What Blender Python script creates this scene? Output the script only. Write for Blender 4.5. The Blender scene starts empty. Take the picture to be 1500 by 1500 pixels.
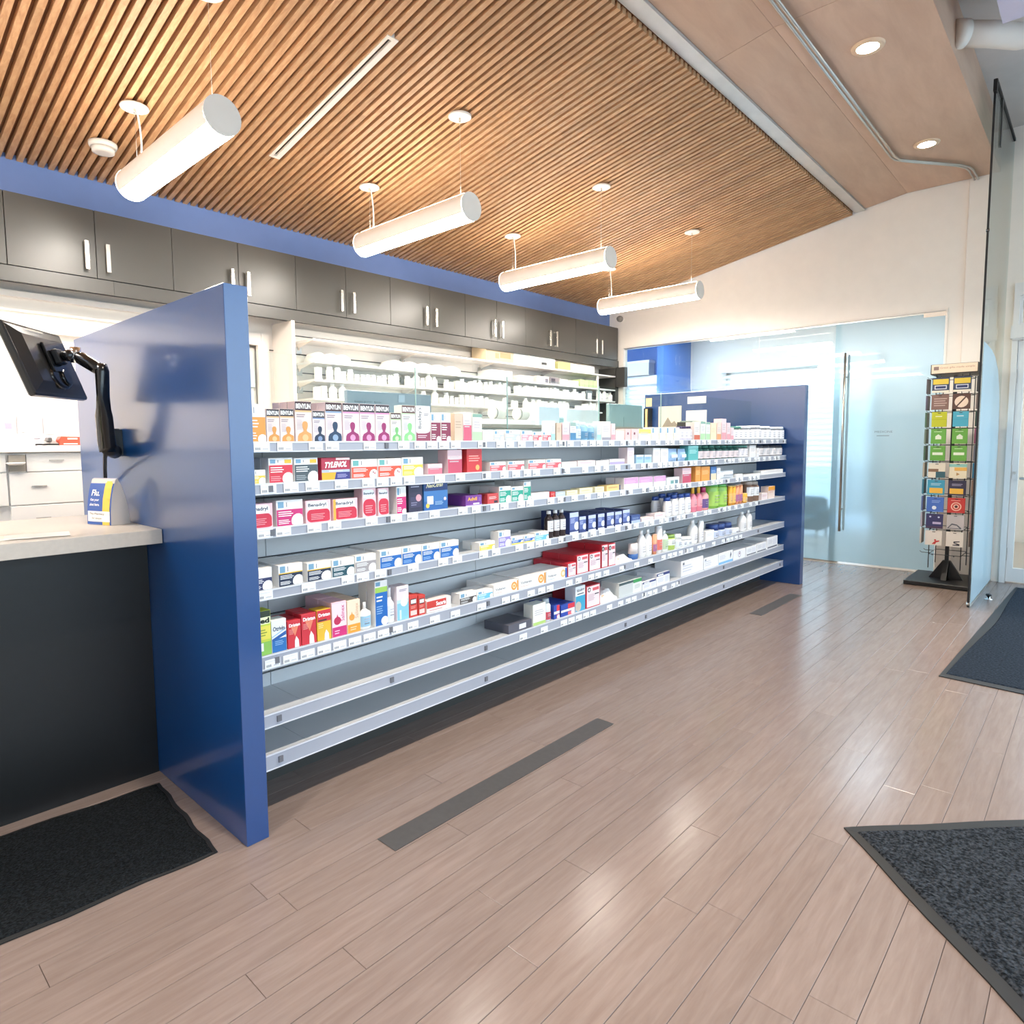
# tuning values
EXPOSURE = 0.62
SKY = 3.3
SUN_E = 0.0
LAMP_E = 64.0
UP_FILL_E = 17.0
DOWN_E = 50
SPOT_E = 210
STRIP_FILL_E = 8.0
FAR_FILL_E = 14.0
import bpy, math, random
from mathutils import Vector, Matrix
import numpy as np
random.seed(7)
SC = bpy.context.scene
COL = SC.collection

# ------------------------------------------------------------------ camera
cam_d = bpy.data.cameras.new('camera')
cam = bpy.data.objects.new('camera', cam_d)
COL.objects.link(cam)
cam_d.sensor_width = 36.0
cam_d.lens = 36.0 * 956.52 / 1500
cam_d.shift_x = 0.01038
cam_d.shift_y = -0.01362
cam_d.clip_start = 0.05
R0 = (0.67750776, -0.73547, -0.00819244)
R1 = (-0.06750283, -0.05108388, -0.99641046)
R2 = (0.73241149, 0.67562884, -0.08425603)
cam.matrix_world = Matrix(((R0[0], -R1[0], -R2[0], 0), (R0[1], -R1[1], -R2[1], 0), (R0[2], -R1[2], -R2[2], 1.4), (0, 0, 0, 1)))
SC.camera = cam

# ------------------------------------------------------------------ view, world
SC.view_settings.view_transform = 'Standard'
SC.view_settings.look = 'None'
SC.view_settings.gamma = 1.0
SC.view_settings.exposure = EXPOSURE
SC.view_settings.use_curve_mapping = False
SC.cycles.use_denoising = True
SC.cycles.max_bounces = 10
SC.cycles.diffuse_bounces = 5
SC.cycles.transparent_max_bounces = 16
SC.cycles.sample_clamp_indirect = 8.0
SC.cycles.caustics_reflective = False
SC.cycles.caustics_refractive = False

def lin(c):
    if isinstance(c, str):
        c = tuple(int(c[i:i + 2], 16) / 255 for i in (1, 3, 5))
        c = tuple(x / 12.92 if x <= 0.04045 else ((x + 0.055) / 1.055) ** 2.4 for x in c)
    return (c[0], c[1], c[2], 1.0)

w = bpy.data.worlds.new('sky'); SC.world = w; w.use_nodes = True
nt = w.node_tree; nt.nodes.clear()
out = nt.nodes.new('ShaderNodeOutputWorld'); bg = nt.nodes.new('ShaderNodeBackground')
tc = nt.nodes.new('ShaderNodeTexCoord'); sx = nt.nodes.new('ShaderNodeSeparateXYZ'); rmp = nt.nodes.new('ShaderNodeValToRGB')
nt.links.new(tc.outputs['Generated'], sx.inputs[0]); nt.links.new(sx.outputs['Z'], rmp.inputs[0])
rmp.color_ramp.elements[0].position = 0.0; rmp.color_ramp.elements[0].color = (0.80, 0.90, 1.0, 1)
rmp.color_ramp.elements[1].position = 0.7; rmp.color_ramp.elements[1].color = (0.50, 0.70, 1.0, 1)
nt.links.new(rmp.outputs[0], bg.inputs[0]); nt.links.new(bg.outputs[0], out.inputs[0]); bg.inputs[1].default_value = SKY

def light(name, kind, loc, rot, energy, color, **kw):
    d = bpy.data.lights.new(name, kind); d.energy = energy; d.color = color
    for k, v in kw.items(): setattr(d, k, v)
    if kw.get('is_portal') or False: pass
    o = bpy.data.objects.new(name, d); o.location = loc; o.rotation_euler = rot; COL.objects.link(o)
    return o
def portal(name, loc, rot, sx_, sy_):
    o = light(name, 'AREA', loc, rot, 1, (1, 1, 1), shape='RECTANGLE', size=sx_, size_y=sy_)
    o.data.cycles.is_portal = True
H = math.pi / 2
# daylight enters by the storefront behind the camera, by the entrance side and by the far room's windows
portal('daylight_storefront', (2.5, -3.3, 1.9), (H, 0, math.pi), 9.6, 3.2)
portal('daylight_entrance', (8.12, -1.3, 1.9), (H, 0, H), 3.6, 3.2)
portal('daylight_far_room', (11.4, 3.8, 1.5), (H, 0, H), 2.4, 2.4)
portal('daylight_far_room', (11.4, 6.5, 1.7), (H, 0, H), 1.0, 1.7)
sun = light('sun', 'SUN', (0, 0, 10), (math.radians(58), 0, math.radians(160)), SUN_E, (1, .96, .9), angle=0.02)

# ------------------------------------------------------------------ materials
MATS = {}
def M(name, col, rough=.5, metal=0., spec=.5, var=.06, scale=8., bump=0., emit=None, coat=0., stretch=None, trans=0., alpha=1.):
    if name in MATS: return MATS[name]
    m = bpy.data.materials.new(name); m.use_nodes = True; MATS[name] = m
    n = m.node_tree; b = n.nodes['Principled BSDF']
    c = lin(col)
    b.inputs['Roughness'].default_value = rough; b.inputs['Metallic'].default_value = metal
    b.inputs['Specular IOR Level'].default_value = spec
    b.inputs['Base Color'].default_value = c
    b.inputs['Coat Weight'].default_value = coat; b.inputs['Coat Roughness'].default_value = .12
    b.inputs['Transmission Weight'].default_value = trans; b.inputs['Alpha'].default_value = alpha
    if var > 0 or bump > 0:
        t = n.nodes.new('ShaderNodeTexCoord'); mp = n.nodes.new('ShaderNodeMapping')
        if stretch: mp.inputs['Scale'].default_value = stretch
        no = n.nodes.new('ShaderNodeTexNoise'); no.inputs['Scale'].default_value = scale; no.inputs['Detail'].default_value = 5
        n.links.new(t.outputs['Object'], mp.inputs[0]); n.links.new(mp.outputs[0], no.inputs[0])
        if var > 0:
            r = n.nodes.new('ShaderNodeValToRGB')
            r.color_ramp.elements[0].position = .25; r.color_ramp.elements[1].position = .75
            r.color_ramp.elements[0].color = tuple(x * (1 - var) for x in c[:3]) + (1,)
            r.color_ramp.elements[1].color = tuple(min(1, x * (1 + var)) for x in c[:3]) + (1,)
            n.links.new(no.outputs[0], r.inputs[0]); n.links.new(r.outputs[0], b.inputs['Base Color'])
        if bump > 0:
            bp = n.nodes.new('ShaderNodeBump'); bp.inputs['Strength'].default_value = bump; bp.inputs['Distance'].default_value = .004
            n.links.new(no.outputs[0], bp.inputs['Height']); n.links.new(bp.outputs[0], b.inputs['Normal'])
    if emit:
        b.inputs['Emission Color'].default_value = lin(emit[0]); b.inputs['Emission Strength'].default_value = emit[1]
    return m
def flat(col, rough=.45):
    return M('print_' + col[1:] + ('' if rough == .45 else '_r%d' % (rough * 100)), col, rough, var=0)

def wood_mat(name, c0, c1, rough, stretch, coat=0., objrand=.25, step=None, bump=.15, gs=5.):
    m = bpy.data.materials.new(name); m.use_nodes = True; MATS[name] = m
    n = m.node_tree; b = n.nodes['Principled BSDF']; L = n.links.new
    b.inputs['Roughness'].default_value = rough; b.inputs['Coat Weight'].default_value = coat; b.inputs['Coat Roughness'].default_value = .15
    t = n.nodes.new('ShaderNodeTexCoord'); oi = n.nodes.new('ShaderNodeObjectInfo')
    ad = n.nodes.new('ShaderNodeVectorMath'); ad.operation = 'ADD'
    ml = n.nodes.new('ShaderNodeVectorMath'); ml.operation = 'SCALE'; ml.inputs['Scale'].default_value = 1.0
    cm = n.nodes.new('ShaderNodeCombineXYZ')
    mm = n.nodes.new('ShaderNodeMath'); mm.operation = 'MULTIPLY'; mm.inputs[1].default_value = 37.0
    L(oi.outputs['Random'], mm.inputs[0]); L(mm.outputs[0], cm.inputs[0]); L(mm.outputs[0], cm.inputs[1]); L(mm.outputs[0], cm.inputs[2])
    L(t.outputs['Object'], ad.inputs[0]); L(cm.outputs[0], ad.inputs[1])
    mp = n.nodes.new('ShaderNodeMapping'); mp.inputs['Scale'].default_value = stretch; L(ad.outputs[0], mp.inputs[0])
    no = n.nodes.new('ShaderNodeTexNoise'); no.inputs['Scale'].default_value = gs; no.inputs['Detail'].default_value = 6; no.inputs['Roughness'].default_value = .6; no.inputs['Distortion'].default_value = .4
    L(mp.outputs[0], no.inputs[0])
    r = n.nodes.new('ShaderNodeValToRGB'); r.color_ramp.elements[0].position = .3; r.color_ramp.elements[1].position = .7
    r.color_ramp.elements[0].color = lin(c0); r.color_ramp.elements[1].color = lin(c1); L(no.outputs[0], r.inputs[0])
    # per piece brightness
    rnd = oi.outputs['Random']
    if step:
        sp = n.nodes.new('ShaderNodeSeparateXYZ'); L(t.outputs['Object'], sp.inputs[0])
        a = n.nodes.new('ShaderNodeMath'); a.operation = 'MULTIPLY_ADD'; a.inputs[1].default_value = 1 / step; L(sp.outputs['Y'], a.inputs[0]); L(mm.outputs[0], a.inputs[2])
        fl = n.nodes.new('ShaderNodeMath'); fl.operation = 'FLOOR'; L(a.outputs[0], fl.inputs[0])
        wn = n.nodes.new('ShaderNodeTexWhiteNoise'); wn.noise_dimensions = '2D'; c2 = n.nodes.new('ShaderNodeCombineXYZ')
        L(fl.outputs[0], c2.inputs[0]); L(oi.outputs['Random'], c2.inputs[1]); L(c2.outputs[0], wn.inputs['Vector']); rnd = wn.outputs['Value']
    mr = n.nodes.new('ShaderNodeMapRange'); mr.inputs['To Min'].default_value = 1 - objrand; mr.inputs['To Max'].default_value = 1 + objrand * .6
    L(rnd, mr.inputs['Value'])
    hs = n.nodes.new('ShaderNodeHueSaturation'); L(r.outputs[0], hs.inputs['Color']); L(mr.outputs[0], hs.inputs['Value'])
    L(hs.outputs[0], b.inputs['Base Color'])
    if bump:
        bp = n.nodes.new('ShaderNodeBump'); bp.inputs['Strength'].default_value = bump; bp.inputs['Distance'].default_value = .002
        L(no.outputs[0], bp.inputs['Height']); L(bp.outputs[0], b.inputs['Normal'])
    return m

def schlick(n, refl=1.0):
    # the same on both faces of a thin pane
    L = n.links.new
    lw = n.nodes.new('ShaderNodeLayerWeight'); lw.inputs['Blend'].default_value = .5
    pw = n.nodes.new('ShaderNodeMath'); pw.operation = 'POWER'; pw.inputs[1].default_value = 5.0; L(lw.outputs['Facing'], pw.inputs[0])
    ma = n.nodes.new('ShaderNodeMath'); ma.operation = 'MULTIPLY_ADD'; ma.inputs[1].default_value = .9 * refl; ma.inputs[2].default_value = .04 * refl; L(pw.outputs[0], ma.inputs[0])
    return ma.outputs[0]

def glass_mat(name, tint, refl=1.0):
    m = bpy.data.materials.new(name); m.use_nodes = True; MATS[name] = m
    n = m.node_tree; n.nodes.clear(); L = n.links.new
    o = n.nodes.new('ShaderNodeOutputMaterial'); tr = n.nodes.new('ShaderNodeBsdfTransparent'); gl = n.nodes.new('ShaderNodeBsdfGlossy')
    tr.inputs[0].default_value = lin(tint); gl.inputs['Roughness'].default_value = .0
    mx = n.nodes.new('ShaderNodeMixShader'); L(schlick(n, refl), mx.inputs[0]); L(tr.outputs[0], mx.inputs[1]); L(gl.outputs[0], mx.inputs[2])
    L(mx.outputs[0], o.inputs[0])
    return m

def frosted_mat(name, rough, mt, md, z0, z1, top):
    # etched film that thins out towards the top of the pane
    m = bpy.data.materials.new(name); m.use_nodes = True; MATS[name] = m
    n = m.node_tree; n.nodes.clear(); L = n.links.new
    o = n.nodes.new('ShaderNodeOutputMaterial')
    tr = n.nodes.new('ShaderNodeBsdfTransparent'); tr.inputs[0].default_value = (.86, .93, .95, 1)
    gl = n.nodes.new('ShaderNodeBsdfGlossy'); gl.inputs['Roughness'].default_value = .02
    rf = n.nodes.new('ShaderNodeBsdfRefraction'); rf.inputs['IOR'].default_value = 1.03; rf.inputs['Roughness'].default_value = rough; rf.inputs[0].default_value = (.82, .95, 1.0, 1)
    df = n.nodes.new('ShaderNodeBsdfTranslucent'); df.inputs[0].default_value = (.72, .90, .97, 1)
    d2 = n.nodes.new('ShaderNodeBsdfDiffuse'); d2.inputs[0].default_value = (.60, .78, .85, 1)
    m1 = n.nodes.new('ShaderNodeMixShader'); m1.inputs[0].default_value = mt; L(rf.outputs[0], m1.inputs[1]); L(df.outputs[0], m1.inputs[2])
    m2 = n.nodes.new('ShaderNodeMixShader'); m2.inputs[0].default_value = md; L(m1.outputs[0], m2.inputs[1]); L(d2.outputs[0], m2.inputs[2])
    g = n.nodes.new('ShaderNodeNewGeometry'); sp = n.nodes.new('ShaderNodeSeparateXYZ'); L(g.outputs['Position'], sp.inputs[0])
    mr = n.nodes.new('ShaderNodeMapRange'); mr.inputs['From Min'].default_value = z0; mr.inputs['From Max'].default_value = z1
    mr.inputs['To Min'].default_value = .97; mr.inputs['To Max'].default_value = top; mr.interpolation_type = 'SMOOTHSTEP'
    L(sp.outputs['Z'], mr.inputs['Value'])
    m3 = n.nodes.new('ShaderNodeMixShader'); L(mr.outputs[0], m3.inputs[0]); L(tr.outputs[0], m3.inputs[1]); L(m2.outputs[0], m3.inputs[2])
    m4 = n.nodes.new('ShaderNodeMixShader'); L(schlick(n, .8), m4.inputs[0]); L(m3.outputs[0], m4.inputs[1]); L(gl.outputs[0], m4.inputs[2])
    L(m4.outputs[0], o.inputs[0])
    return m

def mat_fibre(name, c0, c1, scale, strength=.8):
    m = bpy.data.materials.new(name); m.use_nodes = True; MATS[name] = m
    n = m.node_tree; b = n.nodes['Principled BSDF']; L = n.links.new
    b.inputs['Roughness'].default_value = .95; b.inputs['Specular IOR Level'].default_value = .15
    t = n.nodes.new('ShaderNodeTexCoord'); v = n.nodes.new('ShaderNodeTexVoronoi'); v.inputs['Scale'].default_value = scale
    no = n.nodes.new('ShaderNodeTexNoise'); no.inputs['Scale'].default_value = scale * .9; no.inputs['Detail'].default_value = 4
    L(t.outputs['Object'], v.inputs[0]); L(t.outputs['Object'], no.inputs[0])
    r = n.nodes.new('ShaderNodeValToRGB'); r.color_ramp.elements[0].position = .38; r.color_ramp.elements[1].position = .68
    r.color_ramp.elements[0].color = lin(c0); r.color_ramp.elements[1].color = lin(c1); L(no.outputs[0], r.inputs[0]); L(r.outputs[0], b.inputs['Base Color'])
    bp = n.nodes.new('ShaderNodeBump'); bp.inputs['Strength'].default_value = strength; bp.inputs['Distance'].default_value = .008
    L(v.outputs['Distance'], bp.inputs['Height']); L(bp.outputs[0], b.inputs['Normal'])
    return m

SLAT = wood_mat('slat_wood', '#b2835a', '#cea57c', .45, (12, .8, 12), objrand=.15, step=1.25, bump=0)
VENEER = wood_mat('veneer_ceiling', '#c49e84', '#d3b095', .38, (1, 5, 5), objrand=.06, bump=.03, gs=2.)
PLANK = wood_mat('floor_plank', '#7e6d65', '#8b7b74', .22, (1.0, 10, 10), objrand=.06, bump=.05)
FLOORBASE = M('floor_joint', '#5a473d', .6)
WHITE = M('white_paint', '#efe6dc', .55, var=.02)
WHITE2 = M('white_laminate', '#f1efec', .35, var=.015)
CREAMW = M('cream_wall', '#f3ebe2', .6, var=.02)
GREYW = M('ceiling_plaster', '#cfc9c4', .7, var=.03)
BLUEP = M('blue_laminate', '#0b4280', .3, spec=.9, var=.03, scale=40, coat=.55)
BLUEW = M('blue_paint', '#6f88bf', .5, var=.03)
BLUEFAR = M('blue_paint_far_room', '#2d66b4', .5, var=.03)
CAB = M('charcoal_laminate', '#4b4843', .34, spec=.55, var=.06, scale=3)
CABD = M('charcoal_edge', '#3a3937', .4, var=.04)
BLACKP = M('black_counter_front', '#121315', .4, spec=.45, var=.15, scale=30)
STEEL = M('brushed_steel', '#c9c6c0', .3, metal=.9, var=.05, stretch=(1, 1, 20))
NICKEL = M('nickel_handle', '#d8d2c8', .25, metal=.9, var=.02)
BEAM = M('galvanised_beam', '#cdcac6', .35, metal=.45, var=.06)
SHELFM = M('shelf_metal', '#c6c8cb', .35, spec=.5, var=.02)
LIP = M('ticket_rail', '#dddee4', .3, spec=.6, var=.02)
LIPGAP = M('ticket_rail_channel', '#a9acb8', .3, var=.02)
GROOVE = M('slatwall_groove', '#3c3c40', .5, var=.05)
COUNTER = M('counter_laminate', '#c9bfb4', .35, var=.05, scale=60)
BLACKG = M('black_gloss_plastic', '#141414', .18, spec=.6, var=.05)
BLACKM = M('black_matt_plastic', '#1b1b1d', .45, var=.05)
RUBBER = M('black_rubber', '#1a1a1b', .6, var=.08)
MONB = M('monitor_back_plastic', '#2e2c2a', .22, spec=.6, var=.05)
CHROME = M('chrome', '#dddddd', .08, metal=1., var=.02)
TAG = flat('#f4f4f6'); BAR = flat('#77777c')
GLASS = glass_mat('clear_glass', '#f6fbfa', .3)
GLASSG = glass_mat('greenish_glass', '#eff7f7', .8)
ACRYL = glass_mat('acrylic', '#f3f6ea', .8)
FROST = frosted_mat('frosted_film_glass', .45, .18, .16, 1.7, 2.25, .06)
FROSTD = frosted_mat('frosted_door_glass', .75, .35, .28, 1.55, 2.5, .35)
FILM = frosted_mat('pale_privacy_film', .8, .5, .9, 9, 10, .9)
for nn in FILM.node_tree.nodes:
    if nn.type == 'BSDF_DIFFUSE': nn.inputs[0].default_value = (.58, .75, .82, 1)
MATF = mat_fibre('black_mat_fibre', '#0c0e10', '#23272b', 140)
MATF2 = mat_fibre('charcoal_loop_carpet', '#121519', '#43484f', 110, 1.)
MATF3 = mat_fibre('blue_black_carpet', '#151b24', '#2c3744', 90)
BLIND = M('blind_slat', '#f6f4f0', .5, var=.01)
TAPE = M('dark_floor_strip', '#4a4848', .5, var=.1, scale=40)

# ------------------------------------------------------------------ mesh builder
WL = {}          # world location of roots and parts (no rotations are used on parents of parts)
class MB:
    def __init__(s, xf=None): s.v = []; s.f = []; s.m = []; s.mats = []; s.sm = []; s.xf = xf
    def mi(s, mat):
        if mat not in s.mats: s.mats.append(mat)
        return s.mats.index(mat)
    def add(s, vs, fs, mat, smooth=False):
        k = len(s.v); i = s.mi(mat)
        if s.xf: vs = [tuple(s.xf @ Vector(p)) for p in vs]
        s.v += [tuple(p) for p in vs]
        for f in fs: s.f.append([k + j for j in f]); s.m.append(i); s.sm.append(smooth)
        return s
    def box(s, a, b, mat, bev=0.):
        x0, y0, z0 = a; x1, y1, z1 = b
        if bev <= 0:
            vs = [(x, y, z) for z in (z0, z1) for x, y in ((x0, y0), (x1, y0), (x1, y1), (x0, y1))]
            return s.add(vs, [(3, 2, 1, 0), (4, 5, 6, 7), (0, 1, 5, 4), (1, 2, 6, 5), (2, 3, 7, 6), (3, 0, 4, 7)], mat)
        e = bev; vs = []
        for z, i in ((z0, e), (z0 + e, 0), (z1 - e, 0), (z1, e)):
            X0, X1, Y0, Y1 = x0 + i, x1 - i, y0 + i, y1 - i
            c = e if i == 0 else e * .4
            vs += [(X0 + c, Y0, z), (X1 - c, Y0, z), (X1, Y0 + c, z), (X1, Y1 - c, z), (X1 - c, Y1, z), (X0 + c, Y1, z), (X0, Y1 - c, z), (X0, Y0 + c, z)]
        fs = [tuple(range(7, -1, -1)), tuple(range(24, 32))]
        for k in range(3):
            for j in range(8):
                a_, b_ = k * 8 + j, k * 8 + (j + 1) % 8; fs.append((a_, b_, b_ + 8, a_ + 8))
        return s.add(vs, fs, mat)
    def lathe(s, c, prof, mat, n=14, axis='z', smooth=True, sy=1., caps=True):
        vs = []; fs = []
        for z, r in prof:
            for k in range(n):
                a = 2 * math.pi * k / n; u, v_ = r * math.cos(a), r * math.sin(a) * sy
                if axis == 'z': vs.append((c[0] + u, c[1] + v_, c[2] + z))
                elif axis == 'y': vs.append((c[0] + u, c[1] + z, c[2] + v_))
                else: vs.append((c[0] + z, c[1] + u, c[2] + v_))
        for i in range(len(prof) - 1):
            for k in range(n):
                a_, b_ = i * n + k, i * n + (k + 1) % n
                q = (a_, b_, b_ + n, a_ + n); fs.append(q if axis != 'y' else q[::-1])
        s.add(vs, fs, mat, smooth)
        if caps:
            k0 = len(s.v) - len(vs); i = s.mi(mat)
            b0 = [k0 + k for k in range(n)]; t0 = [k0 + (len(prof) - 1) * n + k for k in range(n)]
            if prof[0][1] > 1e-4: s.f.append(b0[::-1]); s.m.append(i); s.sm.append(False)
            if prof[-1][1] > 1e-4: s.f.append(t0); s.m.append(i); s.sm.append(False)
        return s
    def tube(s, pts, r, mat, n=8):
        pts = [Vector(p) for p in pts]; vs = []; fs = []
        ref = Vector((0, 0, 1))
        for i, p in enumerate(pts):
            d = (pts[min(i + 1, len(pts) - 1)] - pts[max(i - 1, 0)]).normalized()
            rf = ref if abs(d.dot(ref)) < .95 else Vector((1, 0, 0))
            u = d.cross(rf).normalized(); v_ = d.cross(u).normalized()
            rr = r[i] if isinstance(r, (list, tuple)) else r
            for k in range(n):
                a = 2 * math.pi * k / n; vs.append(p + u * rr * math.cos(a) + v_ * rr * math.sin(a))
        for i in range(len(pts) - 1):
            for k in range(n):
                a_, b_ = i * n + k, i * n + (k + 1) % n; fs.append((a_, b_, b_ + n, a_ + n))
        fs.append(tuple(range(n))[::-1]); fs.append(tuple(len(pts) * n - n + k for k in range(n)))
        return s.add(vs, fs, mat, True)
    def prism(s, poly, lo, hi, mat, axis='x'):
        n = len(poly)
        def P(t, a, b): return (t, a, b) if axis == 'x' else (a, t, b) if axis == 'y' else (a, b, t)
        vs = [P(lo, a, b) for a, b in poly] + [P(hi, a, b) for a, b in poly]
        fs = [tuple(range(n)), tuple(range(2 * n - 1, n - 1, -1))] + [(k, k + n, (k + 1) % n + n, (k + 1) % n) for k in range(n)]
        return s.add(vs, fs, mat)
    def text(s, txt, o, u, v_, mat, bold=0.):
        vs, fs = text_mesh(txt, bold); o, u, v_ = Vector(o), Vector(u), Vector(v_)
        return s.add([o + u * a + v_ * b for a, b in vs], fs, mat)
    def build(s, name, parent=None, origin=None, like=None):
        pl = WL.get(parent.name, Vector((0, 0, 0))) if parent else Vector((0, 0, 0))
        o = Vector(origin) if origin is not None else pl
        me = bpy.data.meshes.new(name)
        me.from_pydata([tuple(Vector(p) - o) for p in s.v], [], s.f)
        for m in s.mats: me.materials.append(m)
        me.polygons.foreach_set('material_index', s.m); me.polygons.foreach_set('use_smooth', s.sm)
        me.update()
        ob = bpy.data.objects.new(name, me); COL.objects.link(ob)
        ob.location = o - pl
        if parent: ob.parent = parent
        WL[ob.name] = o
        return ob
_TM = {}
def text_mesh(txt, bold=0.):
    k = (txt, bold)
    if k in _TM: return _TM[k]
    c = bpy.data.curves.new('lettering', 'FONT'); c.body = txt; c.resolution_u = 2; c.offset = bold
    o = bpy.data.objects.new('lettering', c); COL.objects.link(o)
    dg = bpy.context.evaluated_depsgraph_get(); dg.update()
    me = o.evaluated_get(dg).to_mesh()
    vs = [(p.co.x, p.co.y) for p in me.vertices]; fs = [tuple(p.vertices) for p in me.polygons]
    o.evaluated_get(dg).to_mesh_clear(); bpy.data.objects.remove(o); bpy.data.curves.remove(c)
    x0 = min(p[0] for p in vs); x1 = max(p[0] for p in vs); y0 = min(p[1] for p in vs); y1 = max(p[1] for p in vs)
    vs = [((x - x0) / (x1 - x0), (y - y0) / (y1 - y0)) for x, y in vs]
    _TM[k] = (vs, fs); return _TM[k]

LABELS = {}
def tag(o, label, cat, group=None):
    nw = len(label.split())
    if not 4 <= nw <= 16: print('LABEL LENGTH', nw, label)
    if label in LABELS: print('DUPLICATE LABEL', label)
    LABELS[label] = o.name
    o['label'] = label; o['category'] = cat
    if group: o['group'] = group
    return o
def thing(name, loc, label, cat, group=None):
    o = bpy.data.objects.new(name, None); COL.objects.link(o); o.location = loc; o.empty_display_size = .1
    WL[o.name] = Vector(loc)
    return tag(o, label, cat, group)
def struct(name, mb, parent=None):
    o = mb.build(name, parent)
    if parent is None: o['kind'] = 'structure'
    return o
def copy_tree(o, parent=None, loc=None, scale=None):
    c = o.copy(); COL.objects.link(c); c.parent = parent
    if loc is not None: c.location = loc
    if scale is not None: c.scale = scale
    for ch in list(o.children): copy_tree(ch, c)
    return c
ORD = ['first', 'second', 'third', 'fourth', 'fifth', 'sixth', 'seventh', 'eighth', 'ninth', 'tenth', 'eleventh', 'twelfth', 'thirteenth', 'fourteenth', 'fifteenth', 'sixteenth', 'seventeenth', 'eighteenth', 'nineteenth', 'twentieth']
def ordn(k):
    if k < 20: return ORD[k]
    t = {2: 'twenty', 3: 'thirty', 4: 'forty', 5: 'fifty', 6: 'sixty'}[(k + 1) // 10]; u = (k + 1) % 10
    return t + '-' + ORD[u - 1] if u else {'twenty': 'twentieth', 'thirty': 'thirtieth', 'forty': 'fortieth', 'fifty': 'fiftieth', 'sixty': 'sixtieth'}[t]

# =================================================================== ROOM SHELL
# ---- floor: planks 0.1125 m wide run along the display
fl = bpy.data.objects.new('floor', None); COL.objects.link(fl); fl['kind'] = 'structure'; WL['floor'] = Vector((0, 0, 0))
MB().box((-3, -3.3, -.12), (8.0, 5.5, -.006), FLOORBASE).build('subfloor', fl)
PL = 1.37; PW = .1125
rows = {}
known = {5: 1.797, 7: 2.14, 8: 1.262, 9: 1.672, 11: .95, 14: .942, 18: .99}
def plank_mesh(length):
    b = MB(); g = .0006; e = .0009
    x0, x1, y0, y1 = g, length - g, g, PW - g
    vs = [(x0, y0, -.006), (x1, y0, -.006), (x1, y1, -.006), (x0, y1, -.006), (x0, y0, -e), (x1, y0, -e), (x1, y1, -e), (x0, y1, -e),
          (x0 + e, y0 + e, 0), (x1 - e, y0 + e, 0), (x1 - e, y1 - e, 0), (x0 + e, y1 - e, 0)]
    b.add(vs, [(0, 1, 5, 4), (1, 2, 6, 5), (2, 3, 7, 6), (3, 0, 4, 7), (4, 5, 9, 8), (5, 6, 10, 9), (6, 7, 11, 10), (7, 4, 8, 11), (8, 9, 10, 11)], PLANK)
    return b
pme = {}
stuff = MB(); npl = 0
def put_plank(x, y, length):
    global npl
    k = round(length, 3)
    if k not in pme:
        o = plank_mesh(length).build('plank', fl); pme[k] = o
        o.location = (x, y, 0)
    else:
        o = pme[k].copy(); COL.objects.link(o); o.location = (x, y, 0)
    npl += 1
for r in range(-34, 44):
    y = .594 + PW * (r - 4)
    if y > 5.4 or y < -3.25: continue
    off = known.get(r, (r * .517 + .31 * (r % 3)) % PL)
    x = off - PL * 6
    while x < 7.95:
        a, b = max(x, -2.95), min(x + PL, 7.97)
        if b - a > .03:
            vis = (-.75 < y < 2.95) and b > max(-.2, (1.5 - y) * .2) and not (y < 0 and a < .5) and not (y > 2.4 and a > 1.1)
            if vis: put_plank(a, y, b - a)
            else:
                q = plank_mesh(b - a); stuff.add([(p[0] + a, p[1] + y, p[2]) for p in q.v], q.f, PLANK)
        x += PL
so = stuff.build('plank_field', fl); so['kind'] = 'stuff'
print('planks', npl)
# far room floor
FRF = M('far_room_floor', '#b3a596', .35, var=.05)
struct('floor_far_room', MB().box((8.0, .4, -.12), (11.4, 8.0, -.001), FRF))

# ---- slatted timber ceiling, falling towards the dispensary
YA, ZA, YB, ZB = 2.147, 3.8375, 5.13, 3.2797
cl = bpy.data.objects.new('ceiling', None); COL.objects.link(cl); cl['kind'] = 'structure'; WL['ceiling'] = Vector((0, 0, 0))
backing = M('slat_backing', '#6e4527', .8, var=.1)
bb = MB(); th = .036
bb.prism([(YA - .08, ZA + th + .015), (YB + .17, ZB - .032 + th), (YB + .17, ZB + .2), (YA - .08, ZA + .2)], -1.6, 8.0, backing)
bb.build('slat_backing_board', cl)
sl = None
sw = .033
for k in range(160):
    x = -1.2 + k * .058
    if x > 8.0: break
    if sl is None:
        b = MB()
        prof = [(YA, ZA), (YB + .165, ZB - .031), (YB + .165, ZB - .031 + th), (YA + .03, ZA + th - .004), (YA + .03, ZA + .10), (YA, ZA + .10)]
        # local X 0..sw ; built around x = 0 so that copies only move along X
        n = len(prof); b.add([(0, p, q) for p, q in prof] + [(sw, p, q) for p, q in prof],
              [(0, 1, 2, 3), (0, 3, 4, 5), (3 + n, 2 + n, 1 + n, n), (5 + n, 4 + n, 3 + n, n)] + [(i, i + n, (i + 1) % n + n, (i + 1) % n) for i in range(n)], SLAT)
        sl = b.build('slat', cl); sl.location = (x, 0, 0)
    else:
        o = sl.copy(); COL.objects.link(o); o.location = (x, 0, 0)

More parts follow.
